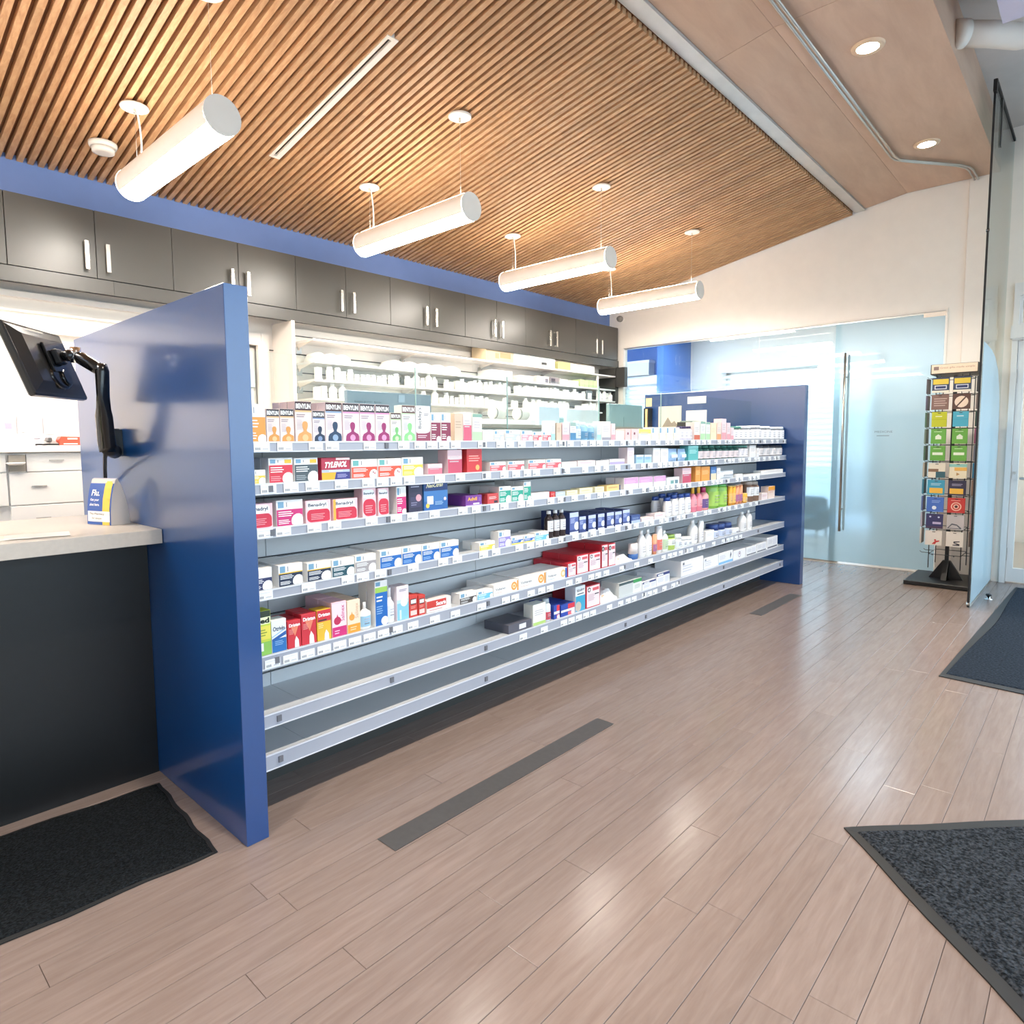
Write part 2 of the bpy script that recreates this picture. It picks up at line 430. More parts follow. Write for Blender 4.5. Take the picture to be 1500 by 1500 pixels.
# ---- beam and veneer-clad ceiling by the storefront
struct('ceiling_beam', MB().box((-3, 2.03, 3.865), (8.03, 2.135, 4.3), BEAM).box((-3, 2.012, 3.90), (8.03, 2.03, 3.93), BEAM))
vc = bpy.data.objects.new('ceiling_veneer', None); COL.objects.link(vc); vc['kind'] = 'structure'; WL['ceiling_veneer'] = Vector((0, 0, 0))
MB().box((-3, .9, 4.0), (8.03, 2.03, 4.28), backing).build('ceiling_core', vc)
xs = [-3, -.5, 1.9, 4.3, 8.03]
for i in range(4):
    a, b_ = xs[i] + .0015, xs[i + 1] - .0015
    MB().prism([(2.028, 3.885), (1.641, 3.948), (1.641, 3.966), (2.028, 3.903)], a, b_, VENEER).build('veneer_panel', vc)
    MB().prism([(1.639, 3.948), (.87, 3.948), (.87, 3.966), (1.639, 3.966)], a, b_, VENEER).build('veneer_panel', vc)
    MB().box((a, .868, 3.949), (b_, .886, 4.30), VENEER).build('fascia_panel', vc)
struct('ceiling_high', MB().box((-3, -3.3, 4.30), (8.1, 2.2, 4.42), GREYW))
struct('ceiling_far_room', MB().box((8.15, .4, 3.25), (11.4, 8.0, 3.35), WHITE))

# ---- walls
struct('wall_left', MB().box((-3.1, -3.3, 0), (-3.0, 5.5, 4.4), CREAMW))
struct('wall_front', MB().box((-3, -3.4, 0), (8.1, -3.3, .35), WHITE).box((-3, -3.4, 3.5), (8.1, -3.3, 4.4), WHITE)
       .box((-3, -3.4, .35), (-2.3, -3.3, 3.5), WHITE).box((7.4, -3.4, .35), (8.1, -3.3, 3.5), WHITE))
wf = MB()
for x in (-2.3, .1, 2.5, 4.9, 7.35): wf.box((x, -3.38, .35), (x + .06, -3.32, 3.5), WHITE)
wf.box((-2.3, -3.38, .35), (7.4, -3.32, .41), WHITE); wf.box((-2.3, -3.38, 3.44), (7.4, -3.32, 3.5), WHITE)
wd = bpy.data.objects.new('window_1', None); COL.objects.link(wd); wd['kind'] = 'structure'; WL['window_1'] = Vector((0, 0, 0))
wf.build('window_frame', wd)
for i, x in enumerate((-2.24, .16, 2.56, 4.96)): MB().box((x, -3.352, .41), (x + 2.34, -3.346, 3.44), GLASS).build('pane', wd)

# back wall: white part with a door, slatwall behind the shelves, blue band above the cupboards
struct('wall_back', MB().box((-3, 5.45, 0), (2.2, 5.6, 3.0), WHITE).box((2.2, 5.45, 2.30), (2.86, 5.6, 3.0), WHITE).box((2.86, 5.45, 0), (8.15, 5.6, 3.0), WHITE)
       .box((-3, 5.295, 2.998), (8.05, 5.6, 4.4), BLUEW).box((2.2, 5.56, 0), (2.86, 5.6, 2.3), WHITE))
struct('trim_header', MB().box((-3, 5.40, 2.40), (2.2, 5.45, 2.44), CREAMW).box((-3, 5.37, 2.30), (2.2, 5.45, 2.312), CREAMW)
       .box((-3, 5.40, 2.20), (2.2, 5.45, 2.30), CREAMW).box((-3, 5.375, 2.175), (2.2, 5.45, 2.20), CREAMW))
dr = bpy.data.objects.new('door_2', None); COL.objects.link(dr); dr['kind'] = 'structure'; WL['door_2'] = Vector((0, 0, 0))
MB().box((2.25, 5.50, 0), (2.80, 5.54, 2.24), WHITE).build('door_leaf', dr)
MB().box((2.80, 5.43, 0), (2.90, 5.47, 2.36), CREAMW).box((2.15, 5.43, 0), (2.25, 5.47, 2.36), CREAMW).box((2.25, 5.43, 2.26), (2.80, 5.47, 2.36), CREAMW)\
    .box((2.83, 5.42, 0), (2.845, 5.43, 2.36), CREAMW).build('door_frame', dr)
MB().box((2.70, 5.485, 1.95), (2.735, 5.50, 2.24), BLACKM).box((2.67, 5.47, 1.90), (2.78, 5.50, 2.05), STEEL).build('door_closer', dr)
struct('trim_1', MB().box((2.90, 5.437, 2.225), (2.965, 5.45, 2.232), CABD))
struct('wall_return', MB().box((2.945, 5.12, 0), (2.975, 5.45, 2.45), WHITE))

# right wall: white bulkhead over the glazed front of the far room, pier, wall with the entrance
struct('wall_right', MB().box((8.05, 1.25, 2.73), (8.15, 5.6, 4.4), CREAMW).box((8.05, 1.112, 0), (8.15, 1.25, 4.4), CREAMW)
       .box((8.05, 5.06, 0), (8.15, 5.6, 2.73), CREAMW))
struct('pier_right', MB().box((8.03, .79, 0), (8.15, 1.108, 4.3), CREAMW))
struct('trim_2', MB().box((8.035, 1.25, 2.708), (8.05, 5.06, 2.73), WHITE).box((8.035, 1.235, 0), (8.05, 1.25, 2.73), WHITE))
struct('wall_entrance', MB().box((7.96, .70, 0), (8.10, .79, 4.3), WHITE).box((7.96, -.45, 2.86), (8.10, .70, 4.3), WHITE)
       .box((7.96, -.45, 0), (8.10, -.36, 2.86), WHITE).box((7.96, -3.3, 0), (8.10, -3.2, 4.3), WHITE)
       .box((7.96, -3.2, 0), (8.10, -.45, .35), WHITE).box((7.96, -3.2, 3.4), (8.10, -.45, 4.3), WHITE))
w3 = bpy.data.objects.new('window_2', None); COL.objects.link(w3); w3['kind'] = 'structure'; WL['window_2'] = Vector((0, 0, 0))
q = MB()
for y in (-3.2, -1.85, -.51): q.box((8.0, y, .35), (8.06, y + .06, 3.4), WHITE)
q.box((8.0, -3.2, .35), (8.06, -.45, .41), WHITE).box((8.0, -3.2, 3.34), (8.06, -.45, 3.4), WHITE).build('window_frame', w3)
for y in (-3.14, -1.79): MB().box((8.027, y, .41), (8.033, y + 1.28, 3.34), GLASS).build('pane', w3)

# entrance door and its transom
WT = M('white_door_paint', '#e6e2de', .4, var=.02)
d1 = bpy.data.objects.new('door_1', None); COL.objects.link(d1); d1['kind'] = 'structure'; WL['door_1'] = Vector((0, 0, 0))
MB().box((7.935, .655, 0), (8.06, .70, 2.86), WT).box((7.935, -.36, 0), (8.06, -.315, 2.86), WT).box((7.915, -.40, 2.345), (8.06, .712, 2.465), WT)\
    .box((7.935, -.315, 2.745), (8.06, .655, 2.86), WT).box((7.925, -.40, 2.33), (8.06, .70, 2.345), WT).build('door_frame', d1)
lf = MB().box((7.965, .60, .012), (8.01, .652, 2.32), WT).box((7.965, -.305, .012), (8.01, -.20, 2.32), WT)\
    .box((7.965, -.20, .012), (8.01, .60, .145), WT).box((7.965, -.20, 2.20), (8.01, .60, 2.32), WT).build('door_leaf', d1)
MB().box((7.985, -.20, .145), (7.991, .60, 2.20), GLASS).build('pane', lf)
MB().box((7.958, .648, 1.93), (7.972, .665, 2.06), STEEL).build('hinge', lf)
MB().box((7.958, .648, 1.02), (7.972, .665, 1.15), STEEL).build('hinge', lf)
MB().box((7.958, .648, .22), (7.972, .665, .34), STEEL).build('hinge', lf)
MB().tube([(7.93, -.19, 1.02), (7.93, .585, 1.02)], .012, STEEL).box((7.93, -.19, 1.01), (7.97, -.17, 1.03), STEEL).box((7.93, .565, 1.01), (7.97, .585, 1.03), STEEL).build('push_bar', lf)
MB().lathe((7.955, .626, 1.07), [(0, .012), (.01, .012)], STEEL, 10, 'x').build('lock_cylinder', lf)
tr = MB().box((7.97, .636, 2.466), (8.01, .655, 2.744), WT).box((7.97, -.315, 2.466), (8.01, -.26, 2.744), WT)\
    .box((7.97, -.26, 2.466), (8.01, .636, 2.49), WT).box((7.97, -.26, 2.70), (8.01, .636, 2.744), WT).build('transom', d1)
MB().box((7.985, -.26, 2.49), (7.991, .636, 2.70), GLASS).build('pane', tr)

# outside: timber deck, railing and bright ground
EXT = M('exterior_concrete', '#d5d2cc', .8, var=.05)
g = MB().box((8.1, -30, -.3), (40, .3, -.10), EXT).box((-20, -40, -.3), (8.1, -3.4, -.10), EXT).box((11.5, .3, -.3), (40, 30, -.10), EXT); struct('ground_outside', g)
dk = bpy.data.objects.new('deck', None); COL.objects.link(dk); dk['kind'] = 'structure'; WL['deck'] = Vector((0, 0, 0))
DECK = M('deck_board_paint', '#b9bfc4', .6, var=.06)
MB().box((8.12, -1.5, -.095), (11.1, .38, -.05), M('deck_joist', '#4b4f52', .8)).build('deck_joists', dk)
for i in range(20):
    x = 8.12 + i * .148
    MB().box((x, -1.5, -.05), (x + .136, .38, -.012), DECK).build('deck_board', dk)
rl = thing('railing', (11.0, .35, 0), 'white outdoor railing seen through the entrance door glass', 'railing')
MB().box((8.3, .33, .96), (11.1, .39, 1.01), WHITE).build('top_rail', rl)
for i in range(8): MB().box((8.3 + i * .39, .345, -.01), (8.33 + i * .39, .375, .96), WHITE).build('baluster', rl)

# ---- glazed front of the far room
gl = bpy.data.objects.new('window_3', None); COL.objects.link(gl); gl['kind'] = 'structure'; WL['window_3'] = Vector((0, 0, 0))
ys = [5.055, 4.045, 3.165, 2.235]
for i in range(3):
    MB().box((8.09, ys[i + 1] + .004, .012), (8.10, ys[i] - .004, 2.705), FROST).build('pane', gl)
MB().box((8.07, 1.25, 2.695), (8.12, 5.055, 2.708), STEEL).box((8.075, 2.2, 0), (8.115, 5.055, .012), STEEL).build('glazing_channel', gl)
gd = bpy.data.objects.new('door_3', None); COL.objects.link(gd); gd['kind'] = 'structure'; WL['door_3'] = Vector((0, 0, 0))
pn = MB().box((8.055, 1.262, .014), (8.067, 2.29, 2.69), FROSTD).build('pane', gd)
hb = MB()
for xx in (7.985, 8.135): hb.tube([(xx, 2.165, .37), (xx, 2.165, 2.36)], .014, STEEL, 12)
hb.tube([(7.985, 2.165, .62), (8.135, 2.165, .62)], .009, STEEL); hb.tube([(7.985, 2.165, 2.10), (8.135, 2.165, 2.10)], .009, STEEL)
hb.build('door_handle', pn)
MB().box((8.05, 1.25, 2.655), (8.075, 1.45, 2.70), NICKEL).build('patch_fitting', gd)
MB().text('MEDICINE', (8.0535, 1.86, 1.475), (0, -.17, 0), (0, 0, .022), flat('#8fa3ad')).box((8.0528, 1.72, 1.440), (8.0535, 1.84, 1.447), flat('#8fa3ad')).build('lettering', gd)

# ---- the far room
struct('wall_far_blue', MB().box((11.2, 5.62, 0), (11.35, 6.0, 3.3), BLUEFAR).box((11.2, 6.0, 2.55), (11.35, 7.0, 3.3), BLUEFAR).box((11.2, 7.0, 0), (11.35, 8.0, 3.3), BLUEFAR)
       .box((11.2, 6.0, 0), (11.35, 7.0, .9), BLUEFAR).box((8.15, 7.9, 0), (11.3, 8.0, 3.3), BLUEFAR))
struct('wall_far_white', MB().box((11.2, .4, 0), (11.35, 2.6, 3.3), WHITE).box((11.2, 2.6, 2.62), (11.35, 4.95, 3.3), WHITE).box((11.2, 4.95, 0), (11.35, 5.62, 3.3), WHITE)
       .box((8.15, .38, 0), (11.3, .5, 3.3), WHITE))
for y in (2.2, 3.6, 5.0, 6.6):  # glowing panels added to brighten the far room, no known fittings there
    t = thing('added_panel_light', (9.7, y, 3.24), 'added white ceiling panel light of the glazed room, %s from the entrance side' % ORD[{2.2: 0, 3.6: 1, 5.0: 2, 6.6: 3}[y]], 'light', 'added ceiling lights of the glazed room')
    MB().box((9.1, y - .3, 3.225), (10.3, y + .3, 3.25), WHITE2).build('frame', t); MB().box((9.13, y - .27, 3.222), (10.27, y + .27, 3.225), M('added_panel_diffuser', '#ffffff', .4, var=0, emit=('#eaf4ff', FAR_FILL_E))).build('diffuser', t)
struct('pier_far_blue', MB().box((10.2, 5.62, 0), (11.2, 5.74, 3.25), BLUEFAR))
def blind_window(num, y0, y1, z0, z1, lab, boxlab):
    wn = bpy.data.objects.new('window_%d' % num, None); COL.objects.link(wn); wn['kind'] = 'structure'; WL[wn.name] = Vector((0, 0, 0))
    f = MB().box((11.22, y0, z0), (11.30, y0 + .05, z1), WHITE).box((11.22, y1 - .05, z0), (11.30, y1, z1), WHITE).box((11.22, y0, z0), (11.30, y1, z0 + .05), WHITE).box((11.22, y0, z1 - .05), (11.30, y1, z1), WHITE)
    f.build('window_frame', wn)
    MB().box((11.27, y0 + .05, z0 + .05), (11.276, y1 - .05, z1 - .05), GLASS).build('pane', wn)
    b = thing('window_blind', (11.1, (y0 + y1) / 2, z1 + .05), lab, 'blind')
    MB().box((11.06, y0 - .06, z1 - .02), (11.18, y1 + .06, z1 + .14), WHITE2).build('headrail', b)
    n = int((z1 - z0 + .02) / .085); s0 = None
    for k in range(n):
        z = z0 + .01 + k * .085
        if s0 is None:
            s0 = MB().prism([(11.095, z + .012), (11.10, z + .010), (11.155, z + .052), (11.150, z + .056)], y0 - .04, y1 + .04, BLIND, 'y').build('slat', b, origin=(11.1, (y0 + y1) / 2, z)); zz = z
        else:
            c = s0.copy(); COL.objects.link(c); c.location = s0.location + Vector((0, 0, z - zz))
blind_window(4, 6.0, 7.0, .9, 2.5, 'white horizontal window blind on the blue wall of the glazed room', '')
blind_window(5, 2.62, 4.93, .25, 2.60, 'wide white horizontal window blind behind the frosted glass front', '')
ct = thing('storage_box', (11.0, 6.6, 2.66), 'beige storage box on top of the blind box by the blue wall', 'box')
MB().box((10.98, 6.35, 2.652), (11.19, 6.9, 2.92), M('beige_card', '#d9d0c4', .7)).build('carton', ct); MB().box((10.97, 6.34, 2.88), (11.195, 6.91, 2.925), WHITE).build('lid', ct)
ac = thing('waiting_chair', (10.2, 3.25, 0), 'dark teal armchair blurred behind the frosted glass', 'chair')
CH = M('teal_upholstery', '#20505c', .7, var=.1)
MB().box((9.9, 3.0, .10), (10.4, 3.5, .30), CH, .05).build('seat', ac); MB().box((10.36, 3.0, .2), (10.5, 3.5, .56), CH, .05).build('backrest', ac)
MB().box((9.9, 2.93, .10), (10.4, 3.02, .42), CH, .03).build('armrest', ac); MB().box((9.9, 3.48, .10), (10.4, 3.57, .42), CH, .03).build('armrest', ac)
for x in (9.95, 10.40):
    for y in (3.0, 3.5): MB().lathe((x, y, 0), [(0, .015), (.11, .022)], STEEL, 8).build('leg', ac)

# ---- clear glass partition by the entrance
gp = thing('glass_partition', (6.55, .77, 0), 'tall clear glass partition standing edge-on beside the card rack', 'partition')
MB().box((6.55, .764, .004), (7.955, .776, 4.17), GLASSG).build('pane', gp)
MB().box((6.5485, .7625, .004), (6.5515, .7775, 4.17), BLACKM).build('edge_seal', gp)
MB().box((6.54, .758, 4.10), (6.60, .782, 4.19), BLACKM).build('clamp', gp)
MB().box((6.56, .756, 4.17), (7.95, .784, 4.195), BLACKM).build('top_rail', gp)
MB().box((6.9, .755, 3.80), (6.95, .763, 4.17), CABD).build('bracket', gp)
MB().box((6.60, .762, 0), (7.95, .778, .012), STEEL).build('floor_channel', gp)
MB().lathe((6.56, .758, 3.05), [(0, .012), (.024, .012)], CHROME, 10, 'y').build('clip', gp)
MB().lathe((6.56, .758, .03), [(0, .016), (.024, .016)], STEEL, 10, 'y').build('clip', gp)

fp = [(6.62, .02), (7.94, .02), (7.94, 1.30), (7.90, 1.62), (7.80, 1.86), (7.62, 2.04), (7.38, 2.13), (7.10, 2.17), (6.62, 2.19)]
MB().prism(fp, .7625, .7638, FILM, 'y').build('privacy_film', gp)
ds = thing('door_stop', (7.0, .68, 0), 'small chrome floor door stop beside the glass partition', 'door stop')
MB().lathe((7.0, .68, 0), [(0, .03), (.006, .03), (.012, .012), (.035, .012)], CHROME, 12).build('post', ds)
MB().lathe((7.0, .68, .034), [(0, .02), (.008, .024), (.018, .018)], RUBBER, 12).build('bumper', ds)

# ---- floor coverings
def mat_obj(name, corners, h, border, pile, lab, bw=.025, wavy=0., seed=0):
    rr = random.Random(seed)
    cx = sum(c[0] for c in corners) / 4; cy = sum(c[1] for c in corners) / 4
    t = thing(name, (cx, cy, 0), lab, 'mat')
    def ring(sc):
        pts = []
        for i in range(4):
            a, b = Vector(corners[i]), Vector(corners[(i + 1) % 4]); n = 14
            d = (b - a); L = d.length; d /= L; nr = Vector((-d.y, d.x))
            for k in range(n):
                p = a + d * L * k / n
                if k and wavy: p += nr * wavy * math.sin(k * 1.35 + i * 2) * (.5 + rr.random() * .5)
                pts.append(p)
        c = Vector((cx, cy)); out_ = []
        for p in pts:
            d = c - p; out_.append(p + d * (sc / max(d.length, .01)) * 1.25)
        return out_
    o_, i_ = ring(0), ring(bw)
    random.seed(seed)
    n = len(o_); rr = random.Random(seed)
    b = MB(); vs = [(p[0], p[1], .001) for p in o_] + [(p[0], p[1], h * .45) for p in o_] + [(p[0], p[1], h * .6) for p in i_]
    b.add(vs, [(k, (k + 1) % n, n + (k + 1) % n, n + k) for k in range(n)] + [(n + k, n + (k + 1) % n, 2 * n + (k + 1) % n, 2 * n + k) for k in range(n)], border)
    b.build('rubber_border', t)
    b = MB(); vs = [(p[0], p[1], h * .5) for p in i_] + [(p[0], p[1], h) for p in ring(bw + .008)]
    b.add(vs, [(k, (k + 1) % n, n + (k + 1) % n, n + k) for k in range(n)] + [tuple(range(n, 2 * n))], pile)
    b.build('carpet_pile', t)
mat_obj('floor_mat', [(-.12, 2.24), (.904, 2.178), (.945, 2.818), (-.08, 2.89)], .010, RUBBER, MATF, 'black floor mat in front of the dispensary counter beside the blue partition', .012, .006, 3)
mat_obj('entrance_mat', [(2.486, .623), (1.35, -.47), (2.35, -1.42), (3.45, -.31)], .014, RUBBER, MATF2, 'charcoal loop carpet mat lying skewed in the front corner of the floor', .035, .0035, 5)
mat_obj('entrance_mat', [(4.515, .654), (4.43, -.7), (7.70, -.78), (7.74, .553)], .012, RUBBER, MATF3, 'long dark blue carpet runner leading to the white entrance door', .05, .0, 6)
tp = MB().box((1.318, 1.727, .0008), (2.685, 1.828, .0025), TAPE).build('floor_strip', origin=(2, 1.78, 0))
tag(tp, 'long dark grey floor strip on the planks near the blue partition', 'strip')
tp = MB().box((5.19, 1.955, .0008), (6.12, 2.055, .0025), TAPE).build('floor_strip', origin=(5.6, 2, 0))
tag(tp, 'shorter dark grey floor strip beside the far blue partition', 'strip')

# ---- ceiling services
def canopy_z(y): return 4.239 - .187 * y
WM = M('white_enamel', '#efe9e0', .35, var=.02)
EMD = M('lamp_diffuser', '#ffffff', .4, var=0, emit=('#fff6ea', LAMP_E))
EMU = M('added_uplight', '#ffffff', .4, var=0, emit=('#fff0dc', UP_FILL_E))  # upward glow added to lift the ceiling, no known slot on the tubes
names = ['nearest the smoke detector', 'second along the row', 'third along the row', 'farthest, in front of the white wall', 'added out of sight over the counter', 'last of those added over the counter']
for i, x in enumerate((1.53, 3.23, 4.93, 6.63, -.17, -1.87)):  # the last two are added beyond view to brighten the dispensary
    y0, y1, zc, r = 3.235, 4.475, 2.995, .093
    L_ = thing('pendant_lamp', (x, (y0 + y1) / 2, zc), 'white tube pendant lamp, ' + names[i] + ' under the slats', 'lamp', 'tube pendants under the slatted ceiling')
    up = []; n = 24; a0, a1 = math.radians(-36), math.radians(216)
    def arc(a, b, nn): return [(r * math.cos(a + (b - a) * k / nn), r * math.sin(a + (b - a) * k / nn)) for k in range(nn + 1)]
    A = arc(a0, a1, 18); B = arc(a1 - 2 * math.pi, a0, 12)
    for nm, P_, mt in (('housing', A, WM), ('diffuser', B, EMD)):
        b = MB(); m_ = len(P_)
        vs = [(x + p, y0 + .004, zc + q) for p, q in P_] + [(x + p, y1 - .004, zc + q) for p, q in P_]
        b.add(vs, [(k, k + 1, m_ + k + 1, m_ + k) for k in range(m_ - 1)], mt, True)
        b.build(nm, L_)
    U = arc(math.radians(68), math.radians(112), 6); m_ = len(U); b = MB()
    b.add([(x + p * 1.012, y0 + .03, zc + q * 1.012) for p, q in U] + [(x + p * 1.012, y1 - .03, zc + q * 1.012) for p, q in U], [(k, k + 1, m_ + k + 1, m_ + k) for k in range(m_ - 1)], EMU, True)
    b.build('added_uplight', L_)
    for y in (y0, y1):
        b = MB().lathe((x, y - .004 if y == y0 else y - .002, zc), [(0, r + .001), (.006, r + .001)], WM, 28, 'y', smooth=False); b.build('end_cap', L_)
    for y, nm in ((3.335, 'hanging_wire'), (4.37, 'power_cord')):
        cz = canopy_z(y)
        MB().lathe((x, y, cz - .016), [(0, .072), (.004, .079), (.014, .079)], WM, 20).build('canopy', L_)
        MB().lathe((x, y, cz - .04), [(0, .006), (.026, .006)], NICKEL, 8).build('grommet', L_)
        if nm == 'hanging_wire': MB().tube([(x, y, cz - .02), (x, y, zc + r)], .0012, STEEL, 5).build(nm, L_)
        else:
            MB().tube([(x, y, cz - .02), (x, y, zc + r)], .0012, STEEL, 5).build('hanging_wire', L_)
            pts = [(x + .012 + .012 * math.sin(t * 3.1), y - .004 - .02 * t, cz - .02 + (zc + r - .005 - cz + .02) * t) for t in [k / 10 for k in range(11)]]
            MB().tube(pts, 0.0055, WM, 6).build(nm, L_)
sd = thing('smoke_detector', (1.49, 4.83, 3.33), 'round white smoke detector on the slatted ceiling', 'smoke detector')
MB().lathe((1.49, 4.83, canopy_z(4.83) - .03), [(0, .076), (.012, .082), (.03, .082)], WM, 24).build('base', sd)
MB().lathe((1.49, 4.83, canopy_z(4.83) - .062), [(0, .04), (.004, .064), (.03, .068)], WM, 24).build('sensor_head', sd)
vt = thing('ceiling_vent', (2.44, 3.7, 3.5), 'long narrow white slot diffuser set between the ceiling slats', 'vent')
def sv(y, dz=0.): return canopy_z(y) + dz
b = MB()
def strip(b, x0, x1, ya, yb, d0, d1, mat):
    b.add([(x0, ya, sv(ya, d0)), (x1, ya, sv(ya, d0)), (x1, yb, sv(yb, d0)), (x0, yb, sv(yb, d0)), (x0, ya, sv(ya, d1)), (x1, ya, sv(ya, d1)), (x1, yb, sv(yb, d1)), (x0, yb, sv(yb, d1))],
          [(0, 3, 2, 1), (4, 5, 6, 7), (0, 1, 5, 4), (1, 2, 6, 5), (2, 3, 7, 6), (3, 0, 4, 7)], mat)
strip(b, 2.405, 2.422, 3.05, 4.40, -.006, .03, WM); strip(b, 2.448, 2.482, 3.05, 4.40, -.006, .03, WM)
strip(b, 2.422, 2.448, 3.05, 3.07, -.006, .03, WM); strip(b, 2.422, 2.448, 4.38, 4.40, -.006, .03, WM)
b.build('frame', vt); b = MB(); strip(b, 2.422, 2.448, 3.07, 4.38, .012, .03, BLACKM); b.build('slot', vt)
for x, nm in ((4.92, 'nearer'), (6.83, 'farther')):
    t = thing('ceiling_downlight', (x, 1.265, 3.94), nm + ' round recessed downlight in the smooth timber ceiling', 'downlight', 'recessed downlights')
    MB().lathe((x, 1.265, 3.936), [(0, .066), (.0, .095), (.012, .10)], M('downlight_trim', '#e9c9a8', .35), 28, caps=False).build('trim_ring', t)
    MB().lathe((x, 1.265, 3.9385), [(0, .067), (.01, .06)], M('downlight_lens', '#ffffff', .4, var=0, emit=('#ffeed6', DOWN_E)), 24).build('lens', t)
for x in (6.83, 4.92, 3.0, 1.1, -.8):  # beams past the two fittings are added, out of view
    light('downlight_beam', 'SPOT', (x, 1.265, 3.92), (0, 0, 0), SPOT_E, (1, .9, .76), spot_size=math.radians(95), spot_blend=.9, shadow_soft_size=.06)
cd = thing('ceiling_conduit', (5.5, 1.5, 3.92), 'pair of slim metal pipes running along the veneer ceiling', 'conduit')
for d in (0, .03):
    pts = [(-2.9, 1.515 + d, 3.925), (6.86, 1.515 + d, 3.925), (6.97 - d * .3, 1.50 + d, 3.925), (7.06, 1.44 + d, 3.925), (7.5, 1.115 + d, 3.925), (7.62, 1.06 + d, 3.925), (7.72, 1.045 + d, 3.925), (8.02, 1.04 + d, 3.925)]
    MB().tube(pts, .009, STEEL, 8).build('pipe', cd)
pp = thing('duct_pipe', (5.6, .75, 4.1), 'white insulated pipe coming out of the timber fascia', 'pipe')
WI = M('pipe_insulation', '#e4dace', .6, var=.03)
MB().tube([(5.45, .87, 4.09), (5.61, .70, 4.09), (5.78, .56, 4.09), (5.9, .38, 4.11), (5.95, .1, 4.14), (5.95, -1.6, 4.14)], .078, WI, 20).build('straight_pipe', pp)
MB().tube([(5.442, .88, 4.09), (5.49, .826, 4.09)], .086, WI, 20).build('collar', pp)
dc = MB().box((3.0, -.9, 4.05), (5.45, .62, 4.30), M('duct_lilac', '#cfc8dc', .45, var=.03)).build('air_duct', origin=(4, -.2, 4.2)); tag(dc, 'pale lilac rectangular air duct under the high ceiling', 'duct')
sc = thing('security_camera', (8.0, 5.10, 3.12), 'small round security camera on the white wall above the cupboards', 'camera')
MB().lathe((8.05, 5.10, 3.12), [(0, .05), (-.02, .05)], WM, 20, 'x').build('base', sc)
MB().lathe((8.03, 5.10, 3.12), [(0, .042), (-.03, .042), (-.06, .028), (-.07, .004)], M('camera_dome', '#8b857d', .25), 20, 'x').build('dome', sc)

# =================================================================== CUPBOARDS OVER THE DISPENSARY
PLACE = ['out of frame past the left end', 'first at the left edge', 'first', 'second', 'third', 'fourth', 'fifth', 'sixth', 'seventh', 'eighth']
for i in range(-1, 8):
    x0, x1 = i + .0, min(i + 1.0, 8.03)
    nm = {-1: 'beyond the left edge of the row seen', 0: 'at the left edge above the counter', 1: 'above the tilted monitor', 2: 'above the blue partition and white doorway', 3: 'fourth from the white wall end counting five', 4: 'fourth from the white wall end',
          5: 'third from the white wall end', 6: 'second from the white wall end', 7: 'last, against the white wall'}[i]
    if i == 3: nm = 'fifth from the white wall end'
    t = thing('overhead_cabinet', ((x0 + x1) / 2, 5.3, 2.77), 'charcoal wall cupboard with two doors, ' + nm, 'cabinet', 'charcoal cupboards above the dispensary')
    MB().box((x0 + .001, 5.142, 2.54), (x1 - .001, 5.44, 2.995), CABD).build('cabinet_body', t)
    mid = (x0 + x1) / 2 if i < 7 else 7.5
    for a, b_, s in ((x0 + .002, mid - .002, 1), (mid + .002, x1 - .002, -1)):
        d = MB().box((a, 5.12, 2.543), (b_, 5.148, 2.993), CAB, .0015).build('door', t)
        hx = (b_ - .062) if s > 0 else (a + .062)
        MB().box((hx - .0125, 5.080, 2.586), (hx + .0125, 5.094, 2.774), NICKEL, .001).box((hx - .007, 5.09, 2.590), (hx + .007, 5.12, 2.604), NICKEL)\
            .box((hx - .007, 5.09, 2.756), (hx + .007, 5.12, 2.770), NICKEL).build('handle', d)
vl = thing('cabinet_valance', (4, 5.13, 2.5), 'charcoal light valance board under the row of cupboards', 'valance')
for a, b_ in ((-1, 1.6), (1.6, 5.1), (5.1, 8.03)): MB().box((a + .001, 5.125, 2.445), (b_ - .001, 5.143, 2.538), CAB).build('board', vl)
MB().box((-1, 5.144, 2.50), (8.03, 5.448, 2.512), CABD).build('soffit_panel', vl)
MB().box((7.955, 4.98, 2.17), (8.03, 5.12, 2.44), CABD).box((7.955, 5.13, 0), (8.03, 5.448, 2.44), CABD).build('end_gable', vl)
led = thing('added_strip_light', (5.5, 5.25, 2.44), 'slim white strip light added out of sight under the cupboards', 'light')  # added to brighten the shelf wall, no visible fitting there
MB().box((3.1, 5.150, 2.488), (7.9, 5.18, 2.499), WM).build('body', led)
MB().box((3.12, 5.153, 2.484), (7.88, 5.177, 2.488), M('added_strip_diffuser', '#ffffff', .4, var=0, emit=('#fff4e4', STRIP_FILL_E))).build('diffuser', led)

